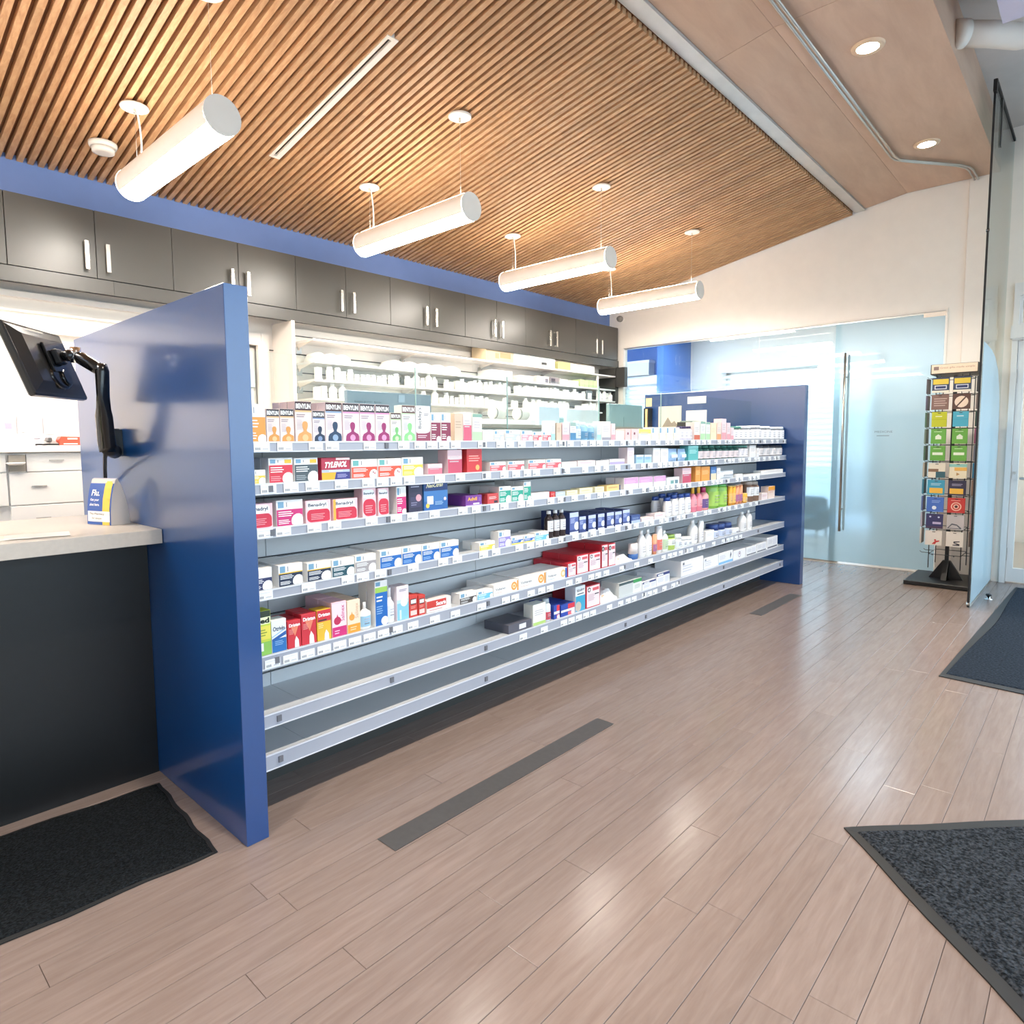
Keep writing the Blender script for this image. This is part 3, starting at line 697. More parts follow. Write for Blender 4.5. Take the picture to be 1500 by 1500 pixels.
# ---- back shelves on white slatwall
bs = thing('wall_shelving', (5.5, 5.3, 1.5), 'white slatwall shelving full of white bottles behind the dispensary', 'shelving')
SW = M('white_slatwall', '#f5ede4', .5, var=.02)
MB().box((2.975, 5.425, .9), (7.955, 5.445, 2.44), GROOVE).build('groove_backing', bs)
z = .9; k = 0
zs = [.90, 1.07, 1.235, 1.40, 1.56, 1.722, 1.885, 2.048, 2.212, 2.376, 2.445]
for a, b_ in zip(zs[:-1], zs[1:]):
    for x0, x1 in ((2.978, 5.4), (5.403, 7.953)): MB().box((x0, 5.412, a + .005), (x1, 5.428, b_ - .005), SW).build('slatwall_board', bs)
SHZ = [1.47, 1.632, 1.792, 1.953, 2.113, 2.305]
for z in SHZ:
    xe = 7.62 if z == 1.792 else 7.94
    s_ = MB().box((3.15, 5.12, z), (xe, 5.412, z + .018), WHITE2).build('shelf', bs)
    for x in (3.16, 4.35, 5.5, 6.65, 7.55):
        MB().prism([(5.412, z), (5.18, z), (5.36, z - .035), (5.412, z - .075)], x, x + .012, SW).box((x - .02, 5.395, z - .09), (x + .035, 5.412, z - .03), STEEL).build('bracket', s_)
MB().box((7.53, 5.14, 1.3), (7.555, 5.165, 2.30), WHITE2).build('upright', bs)

WPL = M('white_plastic', '#fbf7f2', .35, var=.0); WPC = M('white_cap', '#ffffff', .3, var=0); PRL = flat('#d9d4d4')
rnd = random.Random(11)
bot_proto = {}
def bot_mesh(kind):
    b = MB()
    if kind == 0: b.lathe((0, 0, 0), [(0, .024), (.004, .026), (.060, .026), (.066, .020)], WPL, 12); b.lathe((0, 0, .066), [(0, .023), (.018, .023)], WPC, 12)
    elif kind == 1: b.lathe((0, 0, 0), [(0, .030), (.004, .032), (.082, .032), (.092, .022)], WPL, 12); b.lathe((0, 0, .092), [(0, .026), (.02, .026)], WPC, 12)
    elif kind == 2: b.box((-.026, -.02, 0), (.026, .02, .105), WPL)
    elif kind == 3: b.lathe((0, 0, 0), [(0, .036), (.004, .038), (.09, .038), (.11, .020), (.12, .018)], WPL, 12); b.lathe((0, 0, .12), [(0, .021), (.018, .019)], WPC, 12)
    elif kind == 4: b.box((-.03, -.02, 0), (.03, .02, .075), WPL)
    if kind in (2, 4): b.box((-.02, -.0205, .03), (.02, -.02, .05), PRL)
    else: b.box((-.012, -(.0265 if kind == 0 else .033 if kind == 1 else .0388), .02), (.012, -.02, .034), PRL)
    return b
BN = {0: 'small round white pill bottle', 1: 'white pill bottle', 2: 'white medicine carton', 3: 'wide white bottle with sloping shoulders', 4: 'short white medicine carton'}
BC = {0: 'bottle', 1: 'bottle', 2: 'box', 3: 'bottle', 4: 'box'}
cnt = {}; nb = 0
SN = {2.305: 'highest', 2.113: 'second', 1.953: 'third', 1.792: 'fourth'}
def wall_item(kind, x, z, sc):
    global nb
    if kind not in bot_proto:
        o = bot_mesh(kind).build('pill_bottle' if BC[kind] == 'bottle' else 'medicine_carton', origin=(0, 0, 0)); bot_proto[kind] = o
    else: o = bot_proto[kind].copy(); COL.objects.link(o)
    o.location = (x, 5.165 + rnd.random() * .02, z + .018); o.scale = (1, 1, sc)
    c = cnt.get((kind, z), 0); cnt[(kind, z)] = c + 1; nb += 1
    tag(o, '%s, %s such from the doorway end, %s wall shelf' % (BN[kind], ordn(c), SN[z]), BC[kind], 'white stock on the wall shelves')
def fill(z, x0, x1, kinds, gap=.2):
    x = x0
    while x < x1:
        k = rnd.choice(kinds); w_ = {0: .056, 1: .068, 2: .06, 3: .082, 4: .068}[k]
        if rnd.random() > gap: wall_item(k, x + w_ / 2, z, rnd.uniform(.85, 1.12))
        x += w_ + rnd.uniform(.002, .018)
wall_item(2, 3.22, 1.953, 1.05)
fill(1.953, 3.30, 4.3, [0, 0, 0, 1], .12); fill(1.953, 4.3, 7.25, [0, 1, 1, 2, 3, 0], .06); fill(1.953, 7.6, 7.9, [3, 4, 2], 0)
fill(1.792, 3.17, 3.30, [2], 0); wall_item(3, 3.37, 1.792, 1.0); wall_item(3, 3.47, 1.792, 1.0); fill(1.792, 3.55, 3.72, [0], 0)
fill(1.792, 4.4, 7.5, [0, 1, 2, 4, 1, 0, 3], .08)
# soft white bags, boxes and cartons on the two upper shelves
def blob(name, x0, x1, z, h, lab, cat, mat=WPL, n=3):
    b = MB(); m_ = 10; rr = random.Random(int(x0 * 100)); vs = []; fs = []
    ny = 4
    for i in range(m_ * n + 1):
        u = i / (m_ * n); hh = h * (.55 + .45 * abs(math.sin(math.pi * u * n)) ** .4) * (1 if 0 < i < m_ * n else .6)
        for (yy, zz) in ((5.14, 0), (5.14, .75), (5.18, 1), (5.30, 1), (5.34, .7), (5.34, 0)):
            vs.append((x0 + (x1 - x0) * u, yy, z + .018 + hh * zz))
    q = 6
    for i in range(m_ * n):
        for j in range(q - 1): fs.append((i * q + j, (i + 1) * q + j, (i + 1) * q + j + 1, i * q + j + 1))
    fs += [tuple(range(q)), tuple(range(m_ * n * q + q - 1, m_ * n * q - 1, -1))]
    b.add(vs, fs, mat, True); return tag(b.build(name, origin=((x0 + x1) / 2, 5.24, z)), lab, cat)
blob('paper_bag_bundle', 3.18, 3.55, 2.113, .085, 'bundle of soft white bags on the second wall shelf near the doorway', 'bags')
blob('paper_bag_bundle', 4.0, 4.95, 2.113, .09, 'long row of soft white packs on the second wall shelf', 'bags', n=5)
def wbox(name, x0, x1, z, h, mat, lab, extra=None, y0=5.148, y1=5.38):
    b = MB().box((x0, y0, z + .018), (x1, y1, z + .018 + h), mat, .002)
    if extra: extra(b)
    return tag(b.build(name, origin=((x0 + x1) / 2, (y0 + y1) / 2, z + .018)), lab, 'box')
CARD = M('cardboard', '#c9b08e', .7, var=.05); KRAFT = M('pale_cardboard', '#dcc6a4', .7, var=.04)
def cx(b): b.box((5.58, 5.1465, 2.37), (5.76, 5.148, 2.43), flat('#c0a076')).box((5.50, 5.146, 2.36), (5.56, 5.148, 2.42), flat('#bfa27c'))
wbox('shipping_box', 5.35, 5.80, 2.305, .165, KRAFT, 'tan cardboard shipping box on the highest wall shelf', cx)
wbox('storage_carton', 5.82, 6.08, 2.305, .16, WHITE2, 'plain white carton beside the tan shipping box, highest wall shelf', lambda b: b.box((5.88, 5.1465, 2.40), (6.0, 5.148, 2.404), flat('#b9c4d8')))
wbox('storage_carton', 6.11, 6.60, 2.305, .145, WHITE2, 'white carton with black label on its sloping lid, highest wall shelf', lambda b: b.box((6.33, 5.146, 2.355), (6.43, 5.148, 2.385), flat('#4a4a4a')).box((6.2, 5.146, 2.395), (6.57, 5.148, 2.45), flat('#ece7e2')))
wbox('storage_carton', 6.66, 6.92, 2.305, .10, flat('#c5c48a'), 'olive coloured carton, highest wall shelf')
for i in range(4): wbox('tissue_box', 6.94 + i * .135, 7.06 + i * .135, 2.305, .095, WPL, 'white box, %s of four right of the olive carton, highest shelf' % ORD[i])
wbox('storage_carton', 5.44, 5.79, 2.113, .10, WHITE2, 'broad white carton on the second wall shelf under the tan box')
wbox('storage_carton', 5.90, 6.17, 2.113, .07, WHITE2, 'low white carton on the second wall shelf')
wbox('storage_carton', 6.24, 6.48, 2.113, .085, flat('#e3dcd8'), 'grey-white carton with dark print on the second wall shelf', lambda b: b.box((6.40, 5.146, 2.14), (6.46, 5.148, 2.19), flat('#7b7480')))
wbox('storage_carton', 6.50, 6.68, 2.113, .085, flat('#8f878c'), 'dark patterned carton on the second wall shelf', lambda b: b.box((6.52, 5.146, 2.15), (6.6, 5.148, 2.2), flat('#4d4650')))
wbox('storage_carton', 6.70, 6.86, 2.113, .075, WHITE2, 'small white carton beside the dark patterned carton, second wall shelf')
wbox('storage_carton', 6.90, 7.10, 2.113, .07, WHITE2, 'white carton left of the pale green cartons, second wall shelf')
for i in range(4): wbox('medicine_carton', 7.14 + i * .10, 7.235 + i * .10, 2.113, .10, flat('#c9dba4'), 'pale green carton, %s of four at the shelf end, second wall shelf' % ORD[i])
wbox('storage_carton', 7.28, 7.42, 1.953, .12, flat('#70767c'), 'grey framed carton near the right end of the third wall shelf', lambda b: b.box((7.31, 5.146, 1.98), (7.40, 5.148, 2.06), flat('#e8e8e8')))

# ---- drawer unit and desk clutter behind the counter
du = thing('drawer_unit', (.6, 4.6, 0), 'white drawer unit with worktop behind the service counter', 'drawers')
MB().box((-1.2, 4.42, 0), (1.46, 5.0, 1.365), WHITE2).build('carcass', du)
MB().box((-1.2, 4.38, 1.37), (1.47, 5.0, 1.405), WHITE2, .002).build('worktop', du)
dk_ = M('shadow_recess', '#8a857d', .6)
MB().box((.80, 4.388, 1.265), (.876, 4.4, 1.355), dk_).build('cubby_shade_panel', du)  # solid panel, its grey stands in for the shade inside an open cubby
for (x0, x1, z0, z1, hx) in ((.882, 1.455, 1.262, 1.358, .99), (.80, 1.455, 1.078, 1.256, .90), (.80, 1.455, .90, 1.072, .91), (.80, 1.455, .62, .894, .91), (-.2, .79, 1.262, 1.358, .2), (-.2, .79, 1.078, 1.256, .2)):
    d = MB().box((x0, 4.40, z0), (x1, 4.42, z1), WHITE2, .0015).build('drawer', du)
    MB().box((hx, 4.392, (z0 + z1) / 2 + .01), (hx + .07, 4.40, (z0 + z1) / 2 + .016), STEEL).build('handle', d)
def simple(name, parts, lab, cat, origin):
    t = thing(name, origin, lab, cat)
    for nm, b in parts: b.build(nm, t)
    return t
wt = simple('white_tray', [('tray', MB().lathe((.83, 4.38, 1.30), [(0, .03), (.01, .045), (.014, .045)], WPL, 16, sy=.4))], 'white dish sticking out of the drawer unit cubby', 'dish', (.83, 4.38, 1.3))
nbd = thing('pin_board', (1.1, 4.98, 1.41), 'pale notice board with white papers above the drawer unit', 'notice board')
MB().box((.84, 4.95, 1.406), (1.19, 4.97, 1.62), M('board_pale', '#c9c3c6', .6)).build('board', nbd)
for i, (x0, x1, z0, z1, c) in enumerate(((.96, 1.085, 1.47, 1.60, '#ece8ea'), (1.095, 1.165, 1.48, 1.585, '#e9e4e6'), (.895, .93, 1.51, 1.545, '#dc9aae'), (.868, .95, 1.41, 1.60, '#e9e5e8'))):
    p_ = MB().box((x0, 4.944 - (.002 if i == 2 else 0), z0), (x1, 4.9465 - (.002 if i == 2 else 0), z1), flat(c)).build('paper', nbd)
    if i < 2:
        for k in range(5): MB().box((x0 + .02, 4.943, z1 - .02 - k * .014), (x1 - .03, 4.944, z1 - .018 - k * .014), flat('#c9c6cc')).build('text_line', p_)
simple('hole_punch', [('body', MB().prism([(1.05, 1.406), (1.155, 1.406), (1.155, 1.455), (1.06, 1.458), (1.05, 1.44)], 4.42, 4.50, M('orange_plastic', '#d9543a', .35), 'y').box((1.09, 4.418, 1.440), (1.14, 4.42, 1.449), flat('#f4e4dc')).box((1.07, 4.418, 1.412), (1.14, 4.42, 1.418), flat('#f4e4dc')))], 'orange-red desk tool lying on the drawer unit worktop', 'stapler', (1.1, 4.46, 1.41))
simple('plastic_jar', [('body', MB().lathe((.885, 4.46, 1.406), [(0, .028), (.060, .028), (.070, .018)], WPL, 16)), ('cap', MB().lathe((.885, 4.46, 1.476), [(0, .02), (.018, .019)], WPC, 16))], 'round white jar on the drawer unit worktop', 'jar', (.885, 4.46, 1.406))
simple('telephone', [('base', MB().prism([(4.42, 1.406), (4.52, 1.406), (4.52, 1.44), (4.42, 1.418)], .995, 1.045, M('grey_plastic', '#8f8d8c', .4))), ('handset', MB().box((1.0, 4.43, 1.428), (1.018, 4.52, 1.452), M('dark_grey_plastic', '#5b5a5a', .35), .004))], 'small grey telephone on the drawer unit worktop', 'telephone', (1.02, 4.47, 1.406))
simple('paper_card', [('card', MB().prism([(4.60, 1.406), (4.66, 1.406), (4.64, 1.475), (4.635, 1.475)], .945, 1.03, flat('#e6e1e8'))), ('print', MB().box((.97, 4.612, 1.445), (1.0, 4.617, 1.45), flat('#8c8790')))], 'folded white card standing behind the telephone', 'card', (1.0, 4.63, 1.406))
simple('cable', [('cord', MB().tube([(.93, 4.40, 1.411), (.945, 4.39, 1.413), (.97, 4.40, 1.411), (.99, 4.39, 1.413), (1.04, 4.40, 1.411)], .006, BLACKM, 6))], 'thin black cable lying on the drawer unit worktop', 'cable', (1.0, 4.40, 1.41))

# ---- service counter
ct = thing('service_counter', (0, 3, 0), 'dispensary counter with pale laminate top and black front', 'counter')
MB().box((-3, 2.93, 0), (.984, 2.96, 1.010), BLACKP).build('front_panel', ct)
MB().box((-3, 2.96, .9), (.984, 3.55, 1.008), WHITE2).build('under_frame', ct)
MB().box((-3, 2.754, 1.011), (.984, 3.62, 1.068), COUNTER, .0015).build('worktop', ct)
pp_ = MB()
for (cx_, cy_, a_) in ((.52, 2.93, .3), (.60, 2.90, -.2)):
    c_, s_ = math.cos(a_), math.sin(a_); hw, hh = .10, .07
    pts = [(cx_ + u * c_ - v * s_, cy_ + u * s_ + v * c_) for u, v in ((-hw, -hh), (hw, -hh), (hw, hh), (-hw, hh))]
    z0 = 1.0686 + (.002 if a_ < 0 else 0)
    b = MB(); b.add([(p[0], p[1], z0) for p in pts] + [(p[0], p[1], z0 + .0015) for p in pts], [(3, 2, 1, 0), (4, 5, 6, 7), (0, 1, 5, 4), (1, 2, 6, 5), (2, 3, 7, 6), (3, 0, 4, 7)], flat('#f3ece2' if a_ > 0 else '#f8f3ee'))
    tag(b.build('leaflet', origin=(cx_, cy_, z0)), ('cream leaflet lying on the service counter' if a_ > 0 else 'white leaflet lying on top of the cream one on the counter'), 'paper')
br = thing('brochure_stand', (.3, 3.0, 1.07), 'clear plastic leaflet stand with pale ledges on the service counter', 'stand')
CLR = M('milky_plastic', '#efe9d6', .3, var=.02, alpha=1.)
for x in (.10, .468): MB().box((x, 2.96, 1.069), (x + .012, 3.12, 1.92), ACRYL).box((x, 2.955, 1.069), (x + .012, 2.96, 1.92), CLR).build('side_panel', br)
for k, z in enumerate((1.08, 1.17, 1.28, 1.39, 1.50, 1.60, 1.72, 1.83)):
    MB().box((.095, 2.94, z), (.485, 3.11, z + .010), CLR).build('ledge', br)
for k, z in enumerate((1.09, 1.18, 1.29, 1.40)):
    c = ('#9fc7a8', '#8a8f86', '#cfe0c8', '#b9c9b4')[k]
    lo = MB().box((.14, 2.97, z + .002), (.44, 3.09, z + .03), flat(c)).build('leaflet_pile', origin=(.3, 3, z)); tag(lo, ('pale green', 'grey', 'light green', 'sage')[k] + ' leaflet pile in the clear counter stand', 'leaflets')

# ---- blue partitions
bp = MB().box((.986, 2.130, 0), (1.068, 3.785, 1.926), BLUEP, .0015).build('partition', origin=(1.03, 2.9, 0)); tag(bp, 'tall blue partition panel near the black counter front, holding the monitor', 'partition')
bp = MB().box((6.562, 2.115, 0), (6.645, 3.84, 1.926), BLUEP, .0015).build('partition', origin=(6.6, 2.9, 0)); tag(bp, 'tall blue partition panel at the far end of the display shelves', 'partition')

# ---- monitor on its arm
Dp, Cp, Ap = Vector((.618, 2.906, 1.593)), Vector((.896, 3.272, 1.604)), Vector((.567, 2.995, 1.857))
u_ = (Cp - Dp).normalized(); w0 = (Ap - Dp); w_ = (w0 - u_ * w0.dot(u_)).normalized(); n_ = u_.cross(w_).normalized()   # n_ points to the back side
if n_.dot(Vector((0, 0, 1.4)) - Dp) < 0: n_ = -n_
XF = Matrix(((u_.x, w_.x, n_.x, Dp.x), (u_.y, w_.y, n_.y, Dp.y), (u_.z, w_.z, n_.z, Dp.z), (0, 0, 0, 1)))
ctr = XF @ Vector((.23, .15, 0))
mo = thing('monitor', tuple(ctr), 'black flat monitor tilted back on a wall arm above the counter', 'monitor')
b = MB(XF).box((.02, 0, -.028), (.46, .29, 0), MONB, .006); b.build('bezel', mo)
MB(XF).box((.032, .014, -.0295), (.448, .276, -.028), M('screen_glass', '#0a0b0d', .08)).build('screen', mo)
vs = [(.03, .012, 0), (.448, .012, 0), (.448, .278, 0), (.03, .278, 0), (.07, .05, .024), (.39, .05, .024), (.39, .235, .024), (.07, .235, .024)]
MB(XF).add(vs, [(0, 1, 5, 4), (1, 2, 6, 5), (2, 3, 7, 6), (3, 0, 4, 7), (4, 5, 6, 7)], MONB).build('back_shell', mo)
MB(XF).lathe((.23, .075, .018), [(0, .085), (.014, .07)], BLACKG, 24, sy=.62).lathe((.25, .07, .03), [(0, .04), (.012, .03)], BLACKG, 20).build('cable_hub', mo)
MB(XF).box((.15, .262, .014), (.27, .268, .0155), flat('#b9b3a6')).build('lettering_strip', mo)
ar = thing('monitor_mount', (.95, 3.2, 1.42), 'glossy black jointed monitor arm fixed to the blue partition', 'monitor arm')
MB(XF).box((.17, .09, .026), (.29, .21, .038), BLACKG, .003).box((.20, .12, .038), (.26, .18, .06), BLACKM, .004).build('mounting_plate', ar)
pc = XF @ Vector((.23, .15, .06)); el = Vector((.865, 2.965, 1.70)); wr = Vector((.80, 3.055, 1.765))
MB().tube([pc, pc.lerp(wr, .5), wr], [.018, .024, .02], BLACKG, 12).tube([wr + Vector((0, 0, .03)), wr - Vector((0, 0, .03))], .02, CHROME, 12).build('ball_joint', ar)
MB().tube([wr, wr.lerp(el, .2), wr.lerp(el, .8), el], [.016, .026, .026, .02], BLACKG, 12).build('front_arm', ar)
lo_ = Vector((.892, 3.05, 1.405))
MB().tube([el + Vector((0, 0, .028)), el, Vector((.868, 2.98, 1.60)), Vector((.872, 3.0, 1.52)), lo_, lo_ - Vector((0, 0, .03))], [.018, .026, .024, .032, .034, .03], BLACKG, 12).build('rear_arm', ar)
MB().tube([lo_ - Vector((0, 0, .01)), Vector((.955, 3.17, 1.375))], .03, BLACKM, 12).lathe((.95, 3.19, 1.355), [(0, .034), (.12, .034)], BLACKM, 20).box((.95, 3.155, 1.36), (.985, 3.225, 1.47), BLACKM).build('wall_bracket', ar)
cbl = thing('monitor_cable', (.93, 3.1, 1.3), 'two thin black cables hanging from the monitor arm', 'cable')
for d in (0, .008):
    MB().tube([(.885 + d, 3.05, 1.38), (.895 + d, 3.11, 1.35), (.93 + d, 3.24, 1.30), (.955 + d, 3.33, 1.24), (.968 + d, 3.37, 1.16), (.968 + d, 3.38, 1.075)], .004, BLACKM, 6).build('cord', cbl)

# ---- flu sign: printed tent-shaped counter box
P0 = Vector((.885, 3.035, 1.0685)); ff = Vector((-.31, .95, 0)).normalized(); gg = Vector((.95, .31, 0)).normalized()
fx = thing('counter_sign', tuple(P0), 'blue and yellow tent-shaped flu shot sign on the counter', 'sign')
# local axes: u along the printed face seen from the left to the right, v up, d back
XS = Matrix((((-ff).x, gg.x, 0, (P0 + ff * .15).x), ((-ff).y, gg.y, 0, (P0 + ff * .15).y), (0, 0, 1, P0.z), (0, 0, 0, 1)))
SB = flat('#2f55a0'); SY = flat('#f0c04a'); SWH = flat('#f1ebe6'); SG = M('grey_card', '#cfc6bf', .6, var=.02)
Wd, Hh, Dd = .152, .196, .088
prf = [(0, 0), (.002, .06), (.008, .11), (.018, .155), (.030, .19), (.038, .196), (.055, .165), (.070, .12), (.081, .06), (Dd, 0)]
b = MB(XS); n = len(prf)
b.add([(.001, p, q) for p, q in prf] + [(Wd - .001, p, q) for p, q in prf], [tuple(range(n)), tuple(range(2 * n - 1, n - 1, -1))] + [(k, k + n, (k + 1) % n + n, (k + 1) % n) for k in range(n)], SG)
b.build('card_body', fx)
def fd(v):   # depth of the front face at height v
    for (d0, v0), (d1, v1) in zip(prf[:5], prf[1:6]):
        if v <= v1: return d0 + (d1 - d0) * (v - v0) / (v1 - v0)
    return .038
def face_strip(b, u0, u1, v0, v1, mat, off, nseg=8):
    vs = []; 
    for k in range(nseg + 1):
        v = v0 + (v1 - v0) * k / nseg; vs += [(u0, fd(v) - off, v), (u1, fd(v) - off, v)]
    b.add(vs, [(2 * k, 2 * k + 1, 2 * k + 3, 2 * k + 2) for k in range(nseg)], mat)
b = MB(XS); face_strip(b, 0, Wd, .001, .195, SB, .0008)
face_strip(b, .098, .143, .001, .178, SY, .0014); face_strip(b, .104, .137, .178, .184, SY, .0014, 2)
face_strip(b, .006, .146, .014, .058, SWH, .002)
def ftext(b, t, u0, v0, wd, hh, mat, slant=.15, bold=.02):
    vs, fs = text_mesh(t, bold); b.add([(u0 + p * wd + q * hh * slant, fd(v0 + q * hh) - .0026, v0 + q * hh) for p, q in vs], fs, mat)
b.build('printed_face', fx)
b = MB(XS); WH = flat('#ffffff'); INK = flat('#3a3230')
ftext(b, 'Flu.', .022, .122, .052, .026, WH); ftext(b, 'Get your', .018, .098, .056, .013, WH); ftext(b, 'shot here.', .016, .080, .062, .012, WH)
ftext(b, 'This Pharmacy', .014, .040, .096, .012, INK, .3, 0); ftext(b, 'for sample', .030, .022, .062, .011, INK, .3, 0)
b.build('lettering', fx)

# ---- dispensary bench behind the display
be = thing('dispensary_bench', (3.8, 3.2, 0), 'white dispensary bench with raised ledge behind the display shelves', 'bench')
LEDGE = M('ledge_edge_taupe', '#b3a89c', .5, var=.03)
MB().box((1.075, 3.02, 0), (6.555, 3.06, 1.500), WHITE2).build('back_panel', be)
MB().box((1.075, 2.96, 1.502), (6.555, 3.16, 1.520), WHITE2).box((1.075, 2.955, 1.500), (6.555, 2.96, 1.524), LEDGE).build('ledge', be)
MB().box((1.075, 3.06, 1.02), (6.555, 3.70, 1.05), WHITE2).build('worktop', be)
MB().box((1.5, 3.1, 0), (6.3, 3.66, 1.018), WHITE2).build('base_cabinets', be)
MGR = M('monitor_grey', '#7b8a96', .35, var=.05); MGN = M('monitor_teal_grey', '#8fa9ac', .35, var=.04)
def desk_monitor(x0, x1, y, z0, z1, mat, lab):
    t = thing('desk_monitor', ((x0 + x1) / 2, y, 1.05), lab, 'monitor')
    MB().box((x0, y, z0), (x1, y + .035, z1), mat, .004).build('back_shell', t)
    xm = (x0 + x1) / 2
    MB().box((xm - .03, y + .02, 1.058), (xm + .03, y + .05, z0 + .1), BLACKM).box((xm - .12, y - .04, 1.0505), (xm + .12, y + .14, 1.058), BLACKM).build('stand', t)
    MB().box((xm - .05, y - .003, z0 + .16), (xm + .05, y, z0 + .26), mat).build('mount_plate', t)
    return t
m1 = desk_monitor(2.19, 2.83, 3.22, 1.33, 1.712, MGR, 'grey monitor back showing above the cough syrup boxes')
for i in range(9): MB().box((2.24 + (i % 3) * .07, 3.2155, 1.60 + (i // 3) * .022), (2.29 + (i % 3) * .07, 3.22, 1.608 + (i // 3) * .022), flat('#5f6c78')).build('vent_slot', m1)
MB().box((2.56, 3.2165, 1.655), (2.61, 3.22, 1.70), flat('#9fb0c0')).build('sticker', m1)
desk_monitor(4.90, 5.46, 3.22, 1.36, 1.738, MGN, 'teal-grey monitor back showing above the cream boxes')
lp = thing('label_printer', (3.45, 3.1, 1.52), 'cream label printer with two paper rolls on the bench ledge', 'printer')
MB().box((3.16, 3.0, 1.5205), (3.62, 3.13, 1.56), WPL, .004).build('tray', lp)
for x in (3.24, 3.49):
    MB().lathe((x, 3.06, 1.603), [(0, .042), (.09, .042)], flat('#f3ece2'), 20, 'x').lathe((x + .001, 3.06, 1.603), [(0, .043), (.006, .043)], flat('#6d665c'), 20, 'x').lathe((x - .012, 3.06, 1.603), [(0, .040), (.012, .042)], flat('#efe7db'), 20, 'x').build('paper_roll', lp)
wb = MB().box((3.66, 3.0, 1.5205), (3.90, 3.13, 1.66), M('pale_blue_bin', '#e6ecf4', .4), .004).build('plastic_bin', origin=(3.8, 3.06, 1.52)); tag(wb, 'pale blue-white bin beside the label printer on the ledge', 'bin')
wb = MB().box((3.99, 3.0, 1.5205), (4.42, 3.13, 1.655), M('white_bin', '#f3f4f4', .4), .004).build('plastic_bin', origin=(4.2, 3.06, 1.52)); tag(wb, 'wider white bin on the bench ledge', 'bin')
def wipes(x, lab, c):
    t = thing('wipes_canister', (x, 3.03, 1.52), lab, 'canister')
    MB().lathe((x, 3.03, 1.5205), [(0, .03), (.055, .03)], flat(c), 14).build('body', t); MB().lathe((x, 3.03, 1.5755), [(0, .031), (.012, .028)], flat('#d9eef0'), 14).build('cap', t)
wipes(3.94, 'small pale teal canister on the ledge between the bins', '#a7d3d8')

# notes, papers and a binder on the far partition
XP = 6.5615
for i, (y0, y1, z0, z1, c, nm, lab) in enumerate(((3.11, 3.32, 1.80, 1.875, '#f6f2ee', 'paper_sheet', 'small white sheet stuck high on the far blue partition'),
        (3.10, 3.335, 1.53, 1.728, '#f3f1ef', 'paper_sheet', 'white sheet stuck below the small one on the far partition'),
        (3.39, 3.665, 1.53, 1.785, '#f2e3cd', 'paper_sheet', 'large cream sheet with a mountain drawing on the far partition'),
        (3.75, 3.826, 1.79, 1.885, '#f1d9ac', 'sticky_note', 'tan sticky note at the top back edge of the far partition'))):
    o = MB().box((XP - .003, y0, z0), (XP, y1, z1), flat(c))
    if 'mountain' in lab: o.add([(XP - .0035, 3.62, 1.56), (XP - .0035, 3.42, 1.56), (XP - .0035, 3.47, 1.625), (XP - .0035, 3.505, 1.60), (XP - .0035, 3.55, 1.665)], [(0, 1, 2, 3, 4)], flat('#9c8f82'))
    tag(o.build(nm, origin=(XP, (y0 + y1) / 2, z0)), lab, 'paper')
bd = thing('ring_binder', (6.55, 3.77, 1.53), 'black and tan folder standing beside the far partition', 'folder')
MB().box((6.47, 3.74, 1.525), (6.555, 3.80, 1.77), BLACKM).build('cover', bd); MB().box((6.462, 3.75, 1.53), (6.47, 3.775, 1.76), flat('#e9c58f')).build('spine_label', bd)
bk = thing('card_holder', (6.3, 3.03, 1.53), 'low black holder with grey-green cards on the bench ledge', 'holder')
MB().prism([(2.99, 1.5205), (3.12, 1.5205), (3.12, 1.59), (2.99, 1.585)], 5.95, 6.5, BLACKM).build('tray', bk)
MB().box((5.97, 2.99, 1.586), (6.25, 3.1, 1.60), flat('#93a096')).build('cards', bk)

# ---- glass screen on the back of the display
gs = thing('glass_screen', (3.8, 2.63, 1.4), 'long clear glass screen along the back of the top shelf', 'glass screen')
xj = [1.072, 2.204, 2.909, 3.87, 4.743, 6.558]
for a, b_ in zip(xj[:-1], xj[1:]):
    MB().box((a + .002, 2.626, 1.05), (b_ - .002, 2.634, 1.792), GLASS).build('pane', gs)
for x in xj[1:-1]: MB().box((x - .001, 2.6255, 1.42), (x + .001, 2.6345, 1.79), M('glass_edge', '#9fb9b8', .2)).build('pane_edge', gs)
MB().box((1.072, 2.622, 1.04), (6.558, 2.638, 1.06), STEEL).build('bottom_channel', gs)

# =================================================================== DISPLAY SHELVES
dsf = thing('display_shelving', (3.8, 2.4, 0), 'long white metal shop display with seven shelves between the blue partitions', 'shelving')
GX0, GX1 = 1.070, 6.560; YF = 2.277; YBK = 2.562
MB().box((GX0, YBK + .02, .12), (GX1, YBK + .045, 1.38), GROOVE).box((GX0, 2.50, 0), (GX1, 2.60, .115), CABD).build('core', dsf)
gz = [.13, .195, .44, .685, .93, 1.18, 1.385]
gx = [GX0, 1.32, 2.56, 3.80, 5.04, 6.28, GX1]
SWG = M('grey_white_slatwall', '#c3c4c7', .4, spec=.5, var=.02)
for a, b_ in zip(gz[:-1], gz[1:]):
    for x0, x1 in zip(gx[:-1], gx[1:]): MB().box((x0 + .0012, YBK, a + .004), (x1 - .0012, YBK + .02, b_ - .004), SWG, .001).build('slatwall_board', dsf)
LZ = [(1.412, 1.372), (1.258, 1.215), (1.092, 1.052), (.860, .820), (.611, .556), (.383, .328), (.225, .162)]
SHN = ['top', 'second', 'third', 'fourth', 'fifth', 'sixth', 'bottom']
